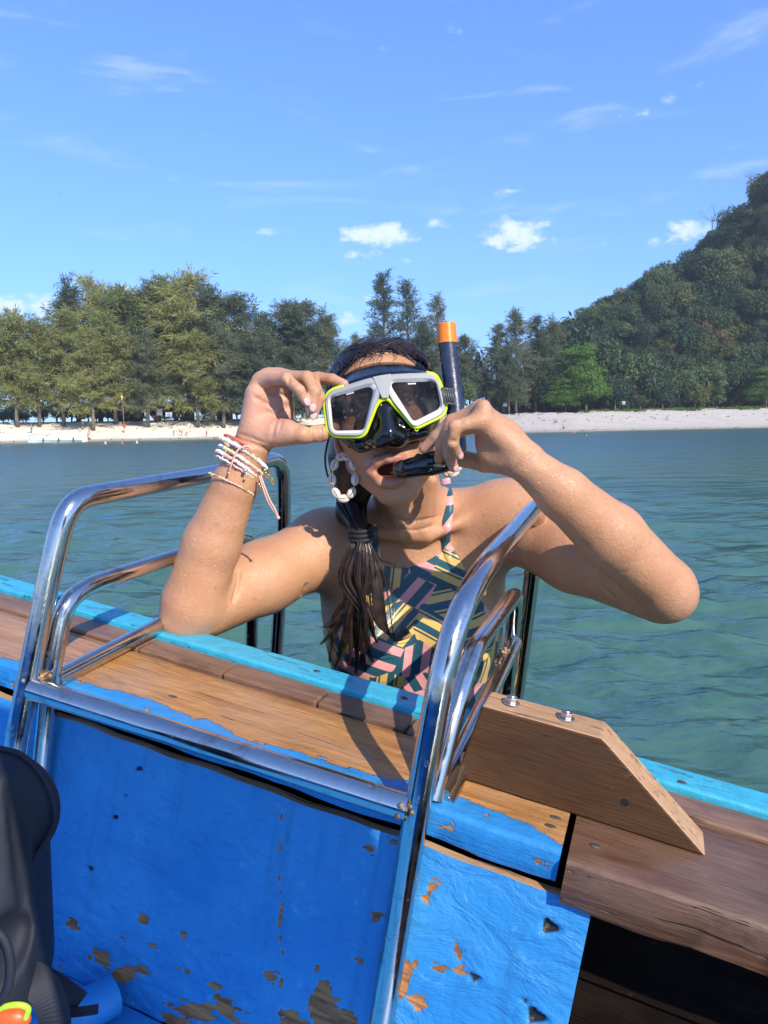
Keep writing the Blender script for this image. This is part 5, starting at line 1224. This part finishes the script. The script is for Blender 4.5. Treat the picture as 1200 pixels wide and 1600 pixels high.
    V, Q = surface(ns, ns.p, (-.09, .90, 1.16), (.09, 1.04, 1.32), .0016); link('nose_pocket', mesh_np('nose_pocket', V, Q, M_RUB, True), MK, T)
    # strap round the head with a ribbed clip at the right temple
    mb = MB(); th = np.linspace(math.radians(42), math.radians(318), 50); V = []
    for a in th:
        c = np.array([math.sin(a)*.0865, math.cos(a)*.108-.018, .010+.012*(1-math.cos(a))*.5]); tn = np.array([math.sin(a), math.cos(a), 0])
        for s_, w_ in ((0, -.011), (.0022, -.011), (.0022, .011), (0, .011)): V.append(HC+(c+tn*s_+np.array([0, 0, w_]))@HR)
    n = len(th); mb.add(V, [(i*4+k, i*4+(k+1) % 4, (i+1)*4+(k+1) % 4, (i+1)*4+k) for i in range(n-1) for k in range(4)]+[(3, 2, 1, 0), ((n-1)*4, (n-1)*4+1, (n-1)*4+2, (n-1)*4+3)]); mb.build('strap', M_STRAP, MK, False, M=T)
    cl = MB(); 
    for k in range(5): cl.tube([at(692+k*3.4, 607+k*.6, .971+k*.001), at(696+k*3.4, 628+k*.6, .971+k*.001)], .0011, 8)
    cl.tube([at(690, 606, .972), at(708, 609, .976)], .0013, 8); cl.tube([at(694, 629, .972), at(711, 632, .976)], .0013, 8); cl.build('buckle', simple('buckle_grey', (.10, .10, .105), .3), MK, True, M=T)
    mb = MB(); mb.tube(spline([at(518, 672, 1.045), at(511, 695, 1.06), at(508, 718, 1.065), at(511, 740, 1.065), at(518, 752, 1.065)], 6), .0016, 8); mb.build('strap_tail', M_STRAP, MK, True, M=T)
mask()
# ------------------------------------------------------------------ snorkel
def snorkel():
    S_ = thing('snorkel', 'dark navy snorkel with a bright orange top held at the woman\'s mouth', 'snorkel', tuple(at(705, 600, 1.0))); T = Matrix.Translation(-S_.location)
    M_NAVY = simple('snorkel_navy', (.018, .026, .058), .34, var=.35, scale=70, bump=.0006, coat=.2); M_OR = simple('snorkel_orange', (.92, .20, .010), .38)
    P = spline([at(699, 533, .998), at(704, 575, .998), at(710, 625, .994), at(713, 665, .990), at(712, 688, .985)], 8)
    mb = MB(); mb.tube(P, .0123, 24); mb.build('tube', M_NAVY, S_, True, M=T)
    a, b_ = at(697.6, 507, .998), at(699.4, 537, .998); ax = unit(a-b_); mb = MB(); n = 24
    prof = [(b_, .0128), (b_, .0132), (a, .0126), (a+ax*.0006, .0120), (a+ax*.0002, .0108), (a-ax*.018, .0106)]
    e1 = unit(np.cross(ax, [0, 1, 0])); e2 = np.cross(ax, e1); an = np.arange(n)*2*math.pi/n; V = np.concatenate([c+r*(np.cos(an)[:, None]*e1+np.sin(an)[:, None]*e2) for c, r in prof])
    mb.add(V, [(r*n+i, r*n+(i+1) % n, (r+1)*n+(i+1) % n, (r+1)*n+i) for r in range(len(prof)-1) for i in range(n)]); o = mb.build('orange_band', M_OR, S_, True, M=T); o.data.set_sharp_from_angle(angle=math.radians(40))
    mb = MB(); mb.tube([a-ax*.017, a-ax*.0165], .0105, 20); mb.build('bore', simple('bore_black', (.004, .004, .005), .8), S_, M=T)
    Pj = spline([at(712, 684, .986), at(711, 702, .978), at(699, 717, .970), at(672, 725, .966), at(652, 729, .966), at(634, 733, .970)], 8); r = np.interp(np.linspace(0, 1, len(Pj)), [0, .3, .6, .85, 1], [.0136, .0160, .0160, .0138, .0125]); mb = MB(); mb.tube(Pj, r, 24); mb.build('elbow', M_RUB, S_, True, M=T)
    mb = MB(); e = at(634, 733, .970); d = unit(at(619, 734.5, .988)-e); mb.tube([e-d*.004, e+d*.004, e+d*.008, e+d*.010, e+d*.022], [.0125, .0150, .0152, .0125, .0100], 22, flat=((0, 0, 1), .85)); mb.build('mouthpiece', simple('mouthpiece_rubber', (.018, .011, .007), .12, coat=.5), S_, True, M=T)
    mb = MB(); mb.prism([(0, 0), (.030, .004), (.034, .014), (.026, .010), (.018, .013), (.010, .006)], 1, -.004, .004); o = mb.build('fin', M_RUB, S_, False, .001); o.matrix_local = T @ Matrix.Translation(Vector(at(631, 724, .956)))
    mb = MB(); mb.tube([at(706, 604, 1.000), at(708, 622, .998)], .0150, 20); mb.build('clip', M_STRAP, S_, True, M=T)
snorkel()
# ------------------------------------------------------------------ shell earrings
M_SHELL = simple('cowrie_shell', (.72, .62, .52), .28, var=.12, scale=120, coat=.2); M_DARK = simple('shell_slit', (.05, .03, .02), .7); M_GOLD = simple('gold', (.85, .60, .22), .22, 1.0)
def shell(parent, T, c, tang, nrm, s=1.0):
    t_ = unit(tang); n_ = unit(nrm-t_*(nrm@t_)); R = np.stack([np.cross(t_, n_), t_, n_]); mb = MB(); mb.ball(c, (.0052*s, .0074*s, .0036*s), 12, 8, R); o = mb.build('shell', M_SHELL, parent, True, M=T)
    m2 = MB(); m2.ball(c+n_*.0033*s, (.0006, .0048*s, .0007), 8, 5, R); m2.build('slit', M_DARK, o, True)
def earring(lobe, ctr, rx, ry, D, n, label, skip=()):
    E_ = thing('shell_earring', label, 'earring', tuple(at(*lobe, D))); T = Matrix.Translation(-E_.location); pts = []
    for k in range(n):
        if k in skip: continue
        a = -math.pi/2+.20+k*(2*math.pi-.4)/(n-1); x, y = ctr[0]+rx*math.cos(a), ctr[1]+ry*math.sin(a); c = at(x, y, D-.004*math.cos(a)); tg = at(x-rx*math.sin(a), y+ry*math.cos(a), D)-at(x, y, D); shell(E_, T, c, tg, CC-c+np.array([.25*math.cos(a), 0, 0]), 1.2)
        pts.append(c)
    mb = MB(); mb.tube(np.stack([at(ctr[0]+rx*math.cos(a), ctr[1]+ry*math.sin(a), D+.001) for a in np.linspace(0, 6.283, 40, endpoint=False)]), .0007, 6, closed=True); mb.tube(spline([at(lobe[0], lobe[1]-4, D), at(lobe[0]+3, lobe[1]+3, D-.006), at(ctr[0], ctr[1]-ry, D)], 4), .0006, 6); mb.build('hoop', M_GOLD, E_, True, M=T)
earring((529, 712), (537, 746), 18, 33, 1.055, 9, 'round hoop earring of white cowrie shells hanging from the ear on the left')
earring((690, 716), (704, 722), 13, 18, 1.03, 8, 'cowrie shell earring half hidden behind the hand on the snorkel')
# ------------------------------------------------------------------ bracelets on the raised wrist
def loop_pts(l, r, D, sag, n, lift=0.0, depth=.030):
    a, c = at(l[0], l[1], D), at(r[0], r[1], D); mid = (a+c)/2; e1 = (c-a)/2; e2 = np.array([0, -depth, sag]); th = np.arange(n)*2*math.pi/n
    return mid+np.cos(th)[:, None]*e1*(1+lift)+np.sin(th)[:, None]*e2
BE = [simple('bead_white', (.78, .76, .74), .35), simple('bead_cream', (.66, .55, .38), .4), simple('bead_pink', (.70, .46, .40), .4), simple('bead_silver', (.55, .55, .58), .25, .8), M_GOLD]
def bracelet(l, r, n, rad, weights, label, sag=.004, D=1.007, half=None):
    Bo = thing('bracelet', label, 'bracelet', tuple(at((l[0]+r[0])/2, (l[1]+r[1])/2, D))); T = Matrix.Translation(-Bo.location); P = loop_pts(l, r, D, sag, n); g = np.random.RandomState(int(l[0]*7+l[1])); run = 0; mi = 0; mb = MB()
    for i in range(n):
        if run <= 0: mi = int(g.choice(5, p=weights)); run = g.randint(2, 9)
        run -= 1; p, p2 = P[i], P[(i+1) % n]; t_ = unit(p2-p); ln = np.linalg.norm(p2-p); rr = rad*(.86+.26*g.rand()); c = p+g.randn(3)*.0003; mb.tube([c-t_*ln*.46, c-t_*ln*.3, c+t_*ln*.3, c+t_*ln*.46], [rr*.75, rr, rr, rr*.75], 9, mi=mi)
    o = mb.build('beads', BE, Bo, True, M=T); o.data.set_sharp_from_angle(angle=math.radians(50)); tag(o, None, None, None, 'stuff')
    mb = MB(); mb.tube(P, rad*.3, 6, closed=True); mb.build('string', BE[2], Bo, True, M=T); return Bo, T
B1, T1 = bracelet((347, 688), (414, 730), 84, .0030, [.5, .4, .1, 0, 0], 'uppermost thick white and cream disc bead bracelet on the raised wrist', .010)
B2, T2 = bracelet((345, 699), (408, 740), 80, .0026, [.3, .4, .05, .25, 0], 'bracelet of cream and silver beads just below the thick white one', .009)
B3, T3 = bracelet((340, 707), (403, 747), 84, .0027, [.7, .2, .1, 0, 0], 'white bead bracelet third down the raised wrist', .009)
B4, T4 = bracelet((339, 713), (402, 752), 100, .0016, [.2, .2, .5, .1, 0], 'thin pinkish bead bracelet lowest in the wrist stack', .007)
B5, T5 = bracelet((328, 741), (397, 774), 110, .0013, [.0, .25, .45, 0, .3], 'fine gold bead bracelet lying alone lower on the forearm', .008)
RB = thing('bracelet', 'plain red cord bracelet at the top of the wrist', 'bracelet', tuple(at(378, 697, 1.0))); mb = MB(); mb.tube(loop_pts((352, 683), (408, 716), 1.006, .010, 40), .0017, 8, closed=True); mb.build('cord', simple('red_cord', (.72, .12, .075), .6), RB, True, M=Matrix.Translation(-RB.location))
M_CORD = simple('peach_cord', (.78, .40, .29), .6)
mb = MB(); mb.tube(spline([at(407, 742, .985), at(414, 762, .98), at(422, 782, .98), at(430, 796, .98), at(435, 808, .98)], 6), .0011, 8); mb.tube(spline([at(405, 744, .985), at(412, 766, .98), at(419, 784, .982), at(429, 800, .982), at(434, 808, .98)], 6), .0009, 8); mb.ball(at(435, 809, .98), .0024, 8, 6)
mb.tube(spline([at(396, 703, .972), at(385, 697, .970), at(372, 703, .968), at(363, 722, .968), at(358, 737, .972)], 6), .0012, 8); mb.ball(at(357.5, 739, .972), .0018, 8, 6); mb.build('loose_cord', M_CORD, B2, True, M=T2)
mb = MB(); g = np.random.RandomState(3)
for k in range(8): c = at(415+k*1.6, 734+k*3.0, .984); mb.ball(c+g.randn(3)*.0012, (.0024, .0007, .0034), 8, 5, np.linalg.qr(g.randn(3, 3))[0])
mb.tube([at(411, 729, .985), at(416, 738, .984)], .0008, 6); mb.build('leaf_charm', M_GOLD, B1, True, M=T1)
mb = MB(); mb.ball(at(383, 735, .972), .0026, 10, 7); mb.ball(at(385, 743, .972), .0020, 10, 7); mb.build('silver_charm', BE[3], B3, True, M=T3)
mb = MB(); 
for k in range(5): mb.ball(at(405+k*1.6, 757+k*3.2, .984), .0015, 8, 5)
mb.build('gold_charm', M_GOLD, B4, True, M=T4)
# ------------------------------------------------------------------ dark gear lying at the left edge inside the boat
def gear():
    G_ = thing('gear_bag', 'dark navy rubbery bag with a rounded flap and loose straps at the lower left edge', 'gear bag', tuple(at(10, 1550, .60))); T = Matrix.Translation(-G_.location)
    m, t, b = mat('navy_rubber'); oc = t.N('ShaderNodeTexCoord').outputs['Object']; n_ = t.noise(oc, 30, 4); t.put(b.inputs['Base Color'], t.mix(t.maprange(n_, .3, .7), (.006, .008, .016), (.012, .015, .027))); b.inputs['Roughness'].default_value = .72; t.put(b.inputs['Normal'], t.bump(t.math('ADD', t.noise(oc, 500, 2), t.noise(t.scalevec(oc, (40, 40, 6)), 1.0, 3)), .12, .0012))
    s = Sdf(); D = .60
    s.cone(at(-30, 1275, D+.02), at(-20, 1500, D), .052, .050, .02); s.ell(at(2, 1262, D-.01), (.047, .018, .048), None, .02)
    s.cone(at(20, 1290, D-.02), at(18, 1430, D-.025), .014, .013, .012); s.cone(at(38, 1330, D-.012), at(30, 1460, D-.015), .0075, .007, .006); s.cone(at(5, 1230, D-.03), at(-5, 1420, D-.035), .012, .016, .010)
    s.ell(at(22, 1260, D-.034), (.0045, .004, .045), None, .008, True); s.ell(at(33, 1370, D-.03), (.0035, .006, .045), None, .006, True)
    s.cone(at(-10, 1470, D-.03), at(-14, 1560, D-.035), .030, .030, .012); s.ell(at(-12, 1512, D-.072), (.016, .05, .027), None, .006, True)
    s.cone(at(30, 1500, D-.01), at(36, 1530, D-.01), .010, .009, .01)
    V, Q = surface(s, s.p, (-.46, .40, .78), (-.18, .78, 1.16), .0026); link('body', mesh_np('body', V, Q, m, True), G_, T)
    rim = MB(); rim.tube(np.stack([at(-12+29*math.cos(a), 1512+58*math.sin(a), D-.064) for a in np.linspace(0, 6.283, 40, endpoint=False)]), .0032, 10, closed=True); rim.build('opening_rim', m, G_, True, M=T)
    edge = spline([at(0, 1169, D-.016), at(35, 1180, D-.018), at(68, 1215, D-.02), at(86, 1265, D-.02), at(80, 1300, D-.018), at(52, 1342, D-.018)], 8); mb = MB(); mb.tube(edge, .0022, 8); mb.build('flap_edge', m, G_, True, M=T)
    def web(P, w, nm, up):
        P = spline(P, 6); T_ = unit(np.gradient(P, axis=0)); sd_ = unit(np.cross(T_, np.asarray(up, float))); nr = np.cross(sd_, T_); mb = MB(); n = len(P); V = []
        for i in range(n): V += [P[i]-sd_[i]*w, P[i]+sd_[i]*w, P[i]+sd_[i]*w+nr[i]*.003, P[i]-sd_[i]*w+nr[i]*.003]
        mb.add(V, [(i*4+k, i*4+(k+1) % 4, (i+1)*4+(k+1) % 4, (i+1)*4+k) for i in range(n-1) for k in range(4)]+[(3, 2, 1, 0), tuple(range((n-1)*4, n*4))]); mb.build(nm, m, G_, False, M=T)
    web([at(15, 1530, .575), at(48, 1528, .570), at(72, 1552, .567), at(84, 1590, .565), at(86, 1640, .565)], .0115, 'strap', (0, .6, -.8))
    web([at(60, 1530, .60), at(90, 1548, .60), at(122, 1572, .602)], .0105, 'strap', (0, .7, -.7)); web([at(96, 1583, .595), at(128, 1580, .596), at(154, 1576, .60)], .0035, 'buckle', (0, .7, -.7))
    ob = MB(); ob.ball(at(16, 1592, .545), (.0155, .008, .0100), 16, 10); ob.build('orange_patch', simple('orange_plastic', (.85, .10, .02), .4), G_, True, M=T)
    ob = MB(); ob.tube(spline([at(-8, 1580, .540), at(10, 1572, .538), at(30, 1570, .538), at(44, 1576, .540), at(40, 1592, .540)], 6), .0022, 8); ob.build('lime_piping', simple('lime_plastic', (.42, .70, .04), .4), G_, True, M=T)
gear()

# ================================================================== THINGS ON THE BEACH
SKN = simple('beach_skin', (.36, .19, .115), .55); HAIRD = simple('beach_hair', (.02, .013, .010), .5)
def cloth(nm, c): return simple(nm, c, .8)
CL = dict(blue=cloth('cloth_blue', (.05, .30, .55)), red=cloth('cloth_red', (.60, .06, .04)), white=cloth('cloth_white', (.75, .74, .72)), dark=cloth('cloth_dark', (.03, .03, .04)), orange=cloth('cloth_orange', (.75, .25, .06)))
def small_person(pose, top, low, base, h, rz, label, group=None):
    s = Sdf(); k = h/1.7
    if pose == 'stand': hip, sho, hd_, ft = (0, 0, .88), (0, .02, 1.38), (0, .03, 1.58), [(-.11, 0, .04), (.11, .06, .04)]; kn = [(-.10, .03, .46), (.10, .06, .46)]; hands = [(-.26, .06, .82), (.26, .08, .84)]; el = [(-.25, 0, 1.08), (.25, 0, 1.08)]
    elif pose == 'walk': hip, sho, hd_, ft = (0, 0, .86), (0, .06, 1.36), (0, .10, 1.56), [(-.10, -.26, .06), (.10, .26, .04)]; kn = [(-.10, .02, .46), (.10, .18, .46)]; hands = [(-.24, .28, .92), (.24, -.16, .86)]; el = [(-.25, .04, 1.08), (.25, -.08, 1.10)]
    elif pose == 'bend': hip, sho, hd_, ft = (0, -.12, .84), (0, .30, 1.08), (0, .46, 1.12), [(-.11, 0, .04), (.11, .02, .04)]; kn = [(-.10, .04, .44), (.10, .05, .44)]; hands = [(-.18, .48, .52), (.18, .50, .54)]; el = [(-.22, .38, .80), (.22, .38, .80)]
    else: hip, sho, hd_, ft = (0, 0, .10), (0, -.06, .58), (0, -.02, .80), [(-.12, .62, .05), (.12, .56, .05)]; kn = [(-.12, .34, .40), (.12, .32, .38)]; hands = [(-.2, .34, .40), (.2, .34, .40)]; el = [(-.26, .12, .36), (.26, .12, .36)]
    A_ = lambda p: np.array(p)*k
    s.cone(A_(hip), A_(sho), .135*k, .145*k, .05); s.cone(A_(sho), A_(hd_), .06*k, .06*k, .03); s.ell(A_(hd_)+np.array([0, .01, .03])*k, np.array([.085, .10, .125])*k, None, .02)
    for i, sx in ((0, -1), (1, 1)):
        j = np.array(hip)+[sx*.09, 0, 0]; s.cone(A_(j), A_(kn[i]), .085*k, .058*k, .04); s.cone(A_(kn[i]), A_(ft[i]), .058*k, .038*k, .02); s.cone(A_(ft[i]), A_(np.array(ft[i])+[0, .13, 0]), .040*k, .032*k, .02)
        q_ = np.array(sho)+[sx*.17, 0, -.02]; s.cone(A_(q_), A_(el[i]), .055*k, .042*k, .03); s.cone(A_(el[i]), A_(hands[i]), .042*k, .034*k, .02)
    sq0 = Z0; V, Q = surface(s, s.p, (-.5, -.6, -.1), (.5, .85, 1.9), .026)
    c = V[Q].mean(1)/k; hv, sv = np.array(hip), np.array(sho); axs = (sv-hv)/np.linalg.norm(sv-hv); tpos = (c-hv)@axs; offr = np.linalg.norm(c-hv-tpos[:, None]*axs, axis=1); L = np.linalg.norm(sv-hv)
    mi = np.zeros(len(Q), int); hc = c-np.array(hd_)-[0, .01, .03]
    if top: mi[(tpos > .08) & (tpos < L+.06) & (offr < .20)] = 1
    mi[(tpos <= .10) & (tpos > -.16) & (offr < .22)] = 2
    mi[(np.linalg.norm(hc, axis=1) < .16) & ((hc[:, 2] > .045) | (hc[:, 1] < -.03))] = 3
    o = link('person', mesh_np('person', V, Q, [SKN, CL.get(top, SKN), CL[low], HAIRD], True, mi)); o.location = tuple(base); o.rotation_euler = (0, 0, rz); return tag(o, label, 'person', group)
def sand(px, py):
    """the point of the sand seen at this pixel"""
    for D in np.arange(95, 260, .25):
        p = at(px, py, D)
        if p[2] <= float(land_h(p[0], p[1])): return np.array([p[0], p[1], float(land_h(p[0], p[1]))-.02])
    return ground_at(px, 150)
def wl(px, py):
    d = ray(px, py); t_ = -H/d[2]; return CC+d*t_
small_person('stand', 'blue', 'dark', sand(50, 677), 1.75, 2.4, 'person in a bright blue top standing behind the speedboat')
small_person('stand', None, 'dark', sand(130, 671), 1.65, 1.2, 'person in dark swimwear standing left of the pair by the boat stern')
small_person('walk', None, 'orange', sand(140, 680), 1.75, 2.6, 'person in orange shorts walking up the sand behind the boat stern')
small_person('sit', None, 'dark', sand(138, 687), 1.7, -1.0, 'person sitting at the water\'s edge beside the speedboat stern')
small_person('stand', None, 'dark', sand(272, 682), 1.2, 2.0, 'child standing on the wet sand left of the bending adult')
small_person('bend', 'orange', 'red', sand(284, 682), 1.75, 1.9, 'adult in orange and red bending over on the sand')
small_person('bend', None, 'dark', sand(291, 682), 1.2, -1.2, 'small child crouching just right of the bending adult')
small_person('walk', None, 'dark', sand(323, 683), 1.35, .8, 'child walking alone along the waterline near the raised arm')
small_person('stand', 'red', 'dark', sand(241, 660), 1.7, .3, 'person in a red shirt under the left signboard')
small_person('stand', 'red', 'dark', sand(246, 660), 1.7, .9, 'person in a red shirt right of the other red shirted person')
small_person('stand', 'white', 'dark', sand(283, 659), 1.75, 1.1, 'person in white standing by the small thatched hut')
small_person('sit', None, 'dark', sand(880, 670), 1.7, -2.4, 'person sitting alone on the shaded sand at the right')
# swimmers: heads and shoulders above the water
def swimmer(px, py, capc, label):
    p = wl(px, py); s = Sdf(); s.ell((0, 0, .13), (.09, .105, .125), None, .02); s.cone((0, 0, .02), (0, 0, -.12), .06, .10, .05); s.cone((-.20, 0, -.06), (.20, 0, -.06), .085, .085, .05); s.cone((.2, 0, -.06), (.42, .3, -.03), .05, .04, .03)
    V, Q = surface(s, s.p, (-.4, -.3, -.25), (.6, .5, .35), .03); c = V[Q].mean(1); mi = ((c[:, 2] > .15) | ((c[:, 1] > .04) & (c[:, 2] > .06))).astype(int)
    o = link('swimmer', mesh_np('swimmer', V, Q, [SKN, capc], True, mi)); o.location = (p[0], p[1], .02); o.rotation_euler = (0, 0, random.random()*6); o.scale = (1.25, 1.25, 1.25); tag(o, label, 'swimmer')
swimmer(165, 694.5, CL['white'], 'swimmer with a pale cap off the speedboat stern'); swimmer(191, 694, CL['red'], 'swimmer with a red cap between the two pale ones')
swimmer(214, 693, CL['white'], 'swimmer with a pale cap furthest from the speedboat'); swimmer(897, 677, CL['orange'], 'swimmer with an orange cap off the shaded beach'); swimmer(915, 681, HAIRD, 'dark haired swimmer right of the orange cap')
# speedboat
def speedboat():
    c = wl(88, 691); S_ = thing('speedboat', 'white open speedboat moored bow to the left at the edge of the sunny sand', 'boat', (c[0], c[1], 0)); S_.rotation_euler = (0, 0, math.radians(4))
    wh = simple('gelcoat', (.80, .80, .78), .3); dk = simple('speedboat_glass', (.05, .07, .09), .15); bl = simple('fender_blue', (.03, .05, .12), .5)
    L = 9.2; xs = np.linspace(-L/2, L/2, 15); V = []; k = 7
    for x in xs:
        f = (x+L/2)/L; w = 1.25*min(1, (f/.5)**.55) if f < .5 else 1.25; zt = .88-.26*f+.22*(1-f)**2.5; kz = -.35+.30*(1-f)**2.5
        V += [(x, -w, zt), (x, -w*.96, zt*.5), (x, -w*.70, .02), (x, 0, kz), (x, w*.70, .02), (x, w*.96, zt*.5), (x, w, zt)]
    mb = MB(); Fs = [(i*k+j, (i+1)*k+j, (i+1)*k+j+1, i*k+j+1) for i in range(14) for j in range(k-1)]; Fs += [(i*k, i*k+k-1, (i+1)*k+k-1, (i+1)*k) for i in range(14)]; Fs += [tuple(range(14*k, 15*k))]; mb.add(V, Fs); mb.build('hull', wh, S_, False)
    mb = MB(); mb.prism([(-1.9, .82), (-.6, 1.35), (2.3, 1.30), (2.9, .70)], 1, -.95, .95); mb.build('cabin', wh, S_, False, .05)
    mb = MB(); mb.prism([(-1.55, 1.0), (-.62, 1.40), (-.5, 1.40), (-1.35, .98)], 1, -.97, .97); mb.build('windscreen', dk, S_)
    mb = MB(); mb.box((-.2, -1.0, 1.78), (1.9, 1.0, 1.84)); o = mb.build('canopy', wh, S_, False, .03); mb = MB()
    for x in (0, 1.7):
        for y in (-1, 1): mb.tube([(x, y, 1.25), (x, y*.95, 1.79)], .025, 6)
    mb.build('canopy_post', wh, S_)
    for x in (4.25,): 
        for y in (-.45, .45):
            mb = MB(); mb.box((x+.25, y-.2, .0), (x+.75, y+.2, 1.25)); mb.box((x+.35, y-.08, -.6), (x+.60, y+.08, .0)); mb.build('outboard_motor', wh, S_, False, .05)
    for x in (-1.6, .9, 3.3):
        mb = MB(); mb.tube([(x, -1.36, .75), (x, -1.38, .68), (x, -1.38, .2), (x, -1.36, .14)], [.05, .12, .12, .05], 10); mb.build('fender', bl, S_, True)
    mb = MB(); mb.tube([(-4.4, 0, 1.15), (-3.2, -.75, 1.35), (-2.0, -1.1, 1.3)], .025, 6); mb.tube([(-4.4, 0, 1.15), (-3.2, .75, 1.35), (-2.0, 1.1, 1.3)], .025, 6); mb.build('bow_rail', simple('rail_steel', (.6, .6, .6), .3, 1.0), S_)
speedboat()
# huts
M_THATCH = simple('thatch', (.10, .085, .06), .95, var=.4, scale=3, bump=.05); M_POST = simple('hut_timber', (.10, .075, .05), .85, var=.3, scale=2); M_WALL = simple('hut_wall', (.045, .035, .028), .9, var=.3, scale=2)
def hut(px, D, w, dpt, hw, hr, label, wall=True):
    b_ = ground_at(px, D); T_ = thing('thatched_hut', label, 'hut', tuple(b_)); T_.rotation_euler = (0, 0, -math.atan2(b_[0], b_[1]))
    mb = MB(); ov = .5; n = 14
    V = [(-w/2-ov, -dpt/2-ov, hw-.25), (w/2+ov, -dpt/2-ov, hw-.25), (w/2+ov, dpt/2+ov, hw-.25), (-w/2-ov, dpt/2+ov, hw-.25), (-w*.28, 0, hw+hr), (w*.28, 0, hw+hr)]
    mb.add(V, [(0, 1, 5, 4), (2, 3, 4, 5), (1, 2, 5), (3, 0, 4), (3, 2, 1, 0)]); 
    for k in range(60): x = -w/2-ov+(w+2*ov)*k/59; mb.add([(x-.12, -dpt/2-ov+.02, hw-.2), (x+.12, -dpt/2-ov+.02, hw-.2), (x+.05*random.random(), -dpt/2-ov-.05, hw-.25-.3*random.random())], [(0, 1, 2)])
    mb.build('roof', M_THATCH, T_)
    for x in np.linspace(-w/2, w/2, max(2, int(w/2.2)+1)):
        for y in (-dpt/2, dpt/2): mb = MB(); mb.tube([(x, y, -.5), (x, y, hw-.1)], .11, 8); mb.build('post', M_POST, T_)
    if wall: mb = MB(); mb.box((-w/2+.1, dpt/2-.5, -.3), (w/2-.1, dpt/2-.35, hw-.3)); mb.build('back_wall', M_WALL, T_)
    mb = MB(); mb.box((-w/2, -dpt/2+.2, .55), (w/2, -dpt/2+.28, .68)); mb.build('rail', M_POST, T_)
hut(203, 163, 5.5, 3.5, 2.6, 1.5, 'wide open-fronted thatched hut left of the signboards'); hut(293, 158, 2.9, 2.4, 2.5, .7, 'small thatched hut between the signboards and the pandanus')
hut(352, 162, 3.2, 2.6, 2.4, .9, 'dark hut at the edge of the trees left of the raised hand'); hut(838, 202, 15, 4, 2.6, 1.4, 'long low dark hut under the trees right of the snorkel')
def signboard(px, py, D, w, h_, col, col2, label, posts=2):
    b_ = ground_at(px, D); top = at(px, py, (b_-CC)@CF)[2]-b_[2]; S_ = thing('signboard', label, 'signboard', tuple(b_)); S_.rotation_euler = (0, 0, -math.atan2(b_[0], b_[1]))
    mb = MB(); mb.box((-w/2, -.04, top-h_), (w/2, .04, top)); mb.build('board', simple('sign_board', col, .5), S_, False, .01)
    mb = MB(); mb.box((-w/2+.1, -.055, top-h_*.42), (w/2-.1, -.043, top-.1)); mb.build('panel', simple('sign_panel', col2, .5), S_)
    for x in ((-w/2+.08, w/2-.08) if posts == 2 else (0,)): mb = MB(); mb.tube([(x, .06, -.4), (x, .06, top)], .05, 6); mb.build('post', M_POST, S_)
signboard(231, 639.5, 154, 1.05, 1.45, (.62, .66, .72), (.25, .42, .66), 'tall white and blue signboard left of the two others'); signboard(250.5, 639, 154, 1.1, 1.35, (.55, .62, .72), (.30, .48, .72), 'white and blue signboard in the middle of the three'); signboard(265, 644, 154, 1.35, .95, (.50, .58, .70), (.70, .72, .74), 'low wide pale blue signboard right of the two tall ones')
signboard(789, 629, 190, 1.0, 1.0, (.55, .68, .80), (.70, .76, .80), 'pale blue signboard standing alone under the trees right of the snorkel', 1); signboard(974, 627, 200, .9, .9, (.30, .45, .45), (.60, .70, .68), 'small greenish sign at the foot of the hill', 1)
def flagpole():
    b_ = ground_at(194, 144.5); top = at(193, 615, (b_-CC)@CF)[2]-b_[2]; P_2 = thing('flagpole', 'thin pole with a yellow flag over the sand left of the signboards', 'flagpole', tuple(b_))
    mb = MB(); mb.tube([(0, 0, -.4), (0, 0, top)], .045, 8); mb.build('pole', simple('pole_rust', (.38, .22, .12), .6), P_2, True)
    g = np.random.RandomState(1); V = []; n = 8
    for i in range(n+1):
        for j in range(3): V.append((.04-.34*j/2-.05*math.sin(i), .08*math.sin(i*.9+j), top-.05-1.15*i/n-.12*j))
    mb = MB(); mb.add(V, [(i*3+j, i*3+j+1, (i+1)*3+j+1, (i+1)*3+j) for i in range(n) for j in range(2)]); o = mb.build('flag', simple('flag_yellow', (.80, .62, .03), .7), P_2, True); so = o.modifiers.new('t', 'SOLIDIFY'); so.thickness = .01
    mb = MB(); mb.tube([(.1, -.08, .9), (.1, -.1, 1.05), (.1, -.1, 1.6), (.1, -.08, 1.7)], [.1, .24, .24, .1], 10); mb.build('lifebuoy', CL['red'], P_2, True)
flagpole()
def bird():
    c = at(92, 302, 210); B_ = thing('bird', 'tiny dark bird gliding high in the clear sky', 'bird', tuple(c)); dk = simple('bird_dark', (.02, .02, .02), .8)
    mb = MB(); mb.ball((0, 0, 0), (.22, .07, .07), 10, 6); mb.build('body', dk, B_, True)
    for s in (-1, 1): mb = MB(); mb.add([(s*.05, -.09, .02), (s*.05, .09, .02), (s*.40, .05, .14), (s*.72, -.04, .06), (s*.40, -.10, .13), (s*.05, -.09, .0), (s*.05, .09, .0)], [(0, 1, 2, 4), (2, 3, 4), (5, 4, 2, 6)]); mb.build('wing', dk, B_)
bird()

# air: thin even haze round the whole scene
def haze():
    bx = MB(); bx.box((-1500, -1500, -3), (1500, 1500, 150)); m = bpy.data.materials.new('haze_air'); m.use_nodes = True; t = NT(m.node_tree); t.n.remove(t.n['Principled BSDF'])
    v = t.N('ShaderNodeVolumePrincipled'); v.inputs['Color'].default_value = (.86, .91, 1, 1); v.inputs['Density'].default_value = .00032; v.inputs['Anisotropy'].default_value = .2; t.l.new(v.outputs[0], t.n['Material Output'].inputs['Volume'])
    tag(bx.build('haze', m), kind='stuff')
if HAZE: haze()
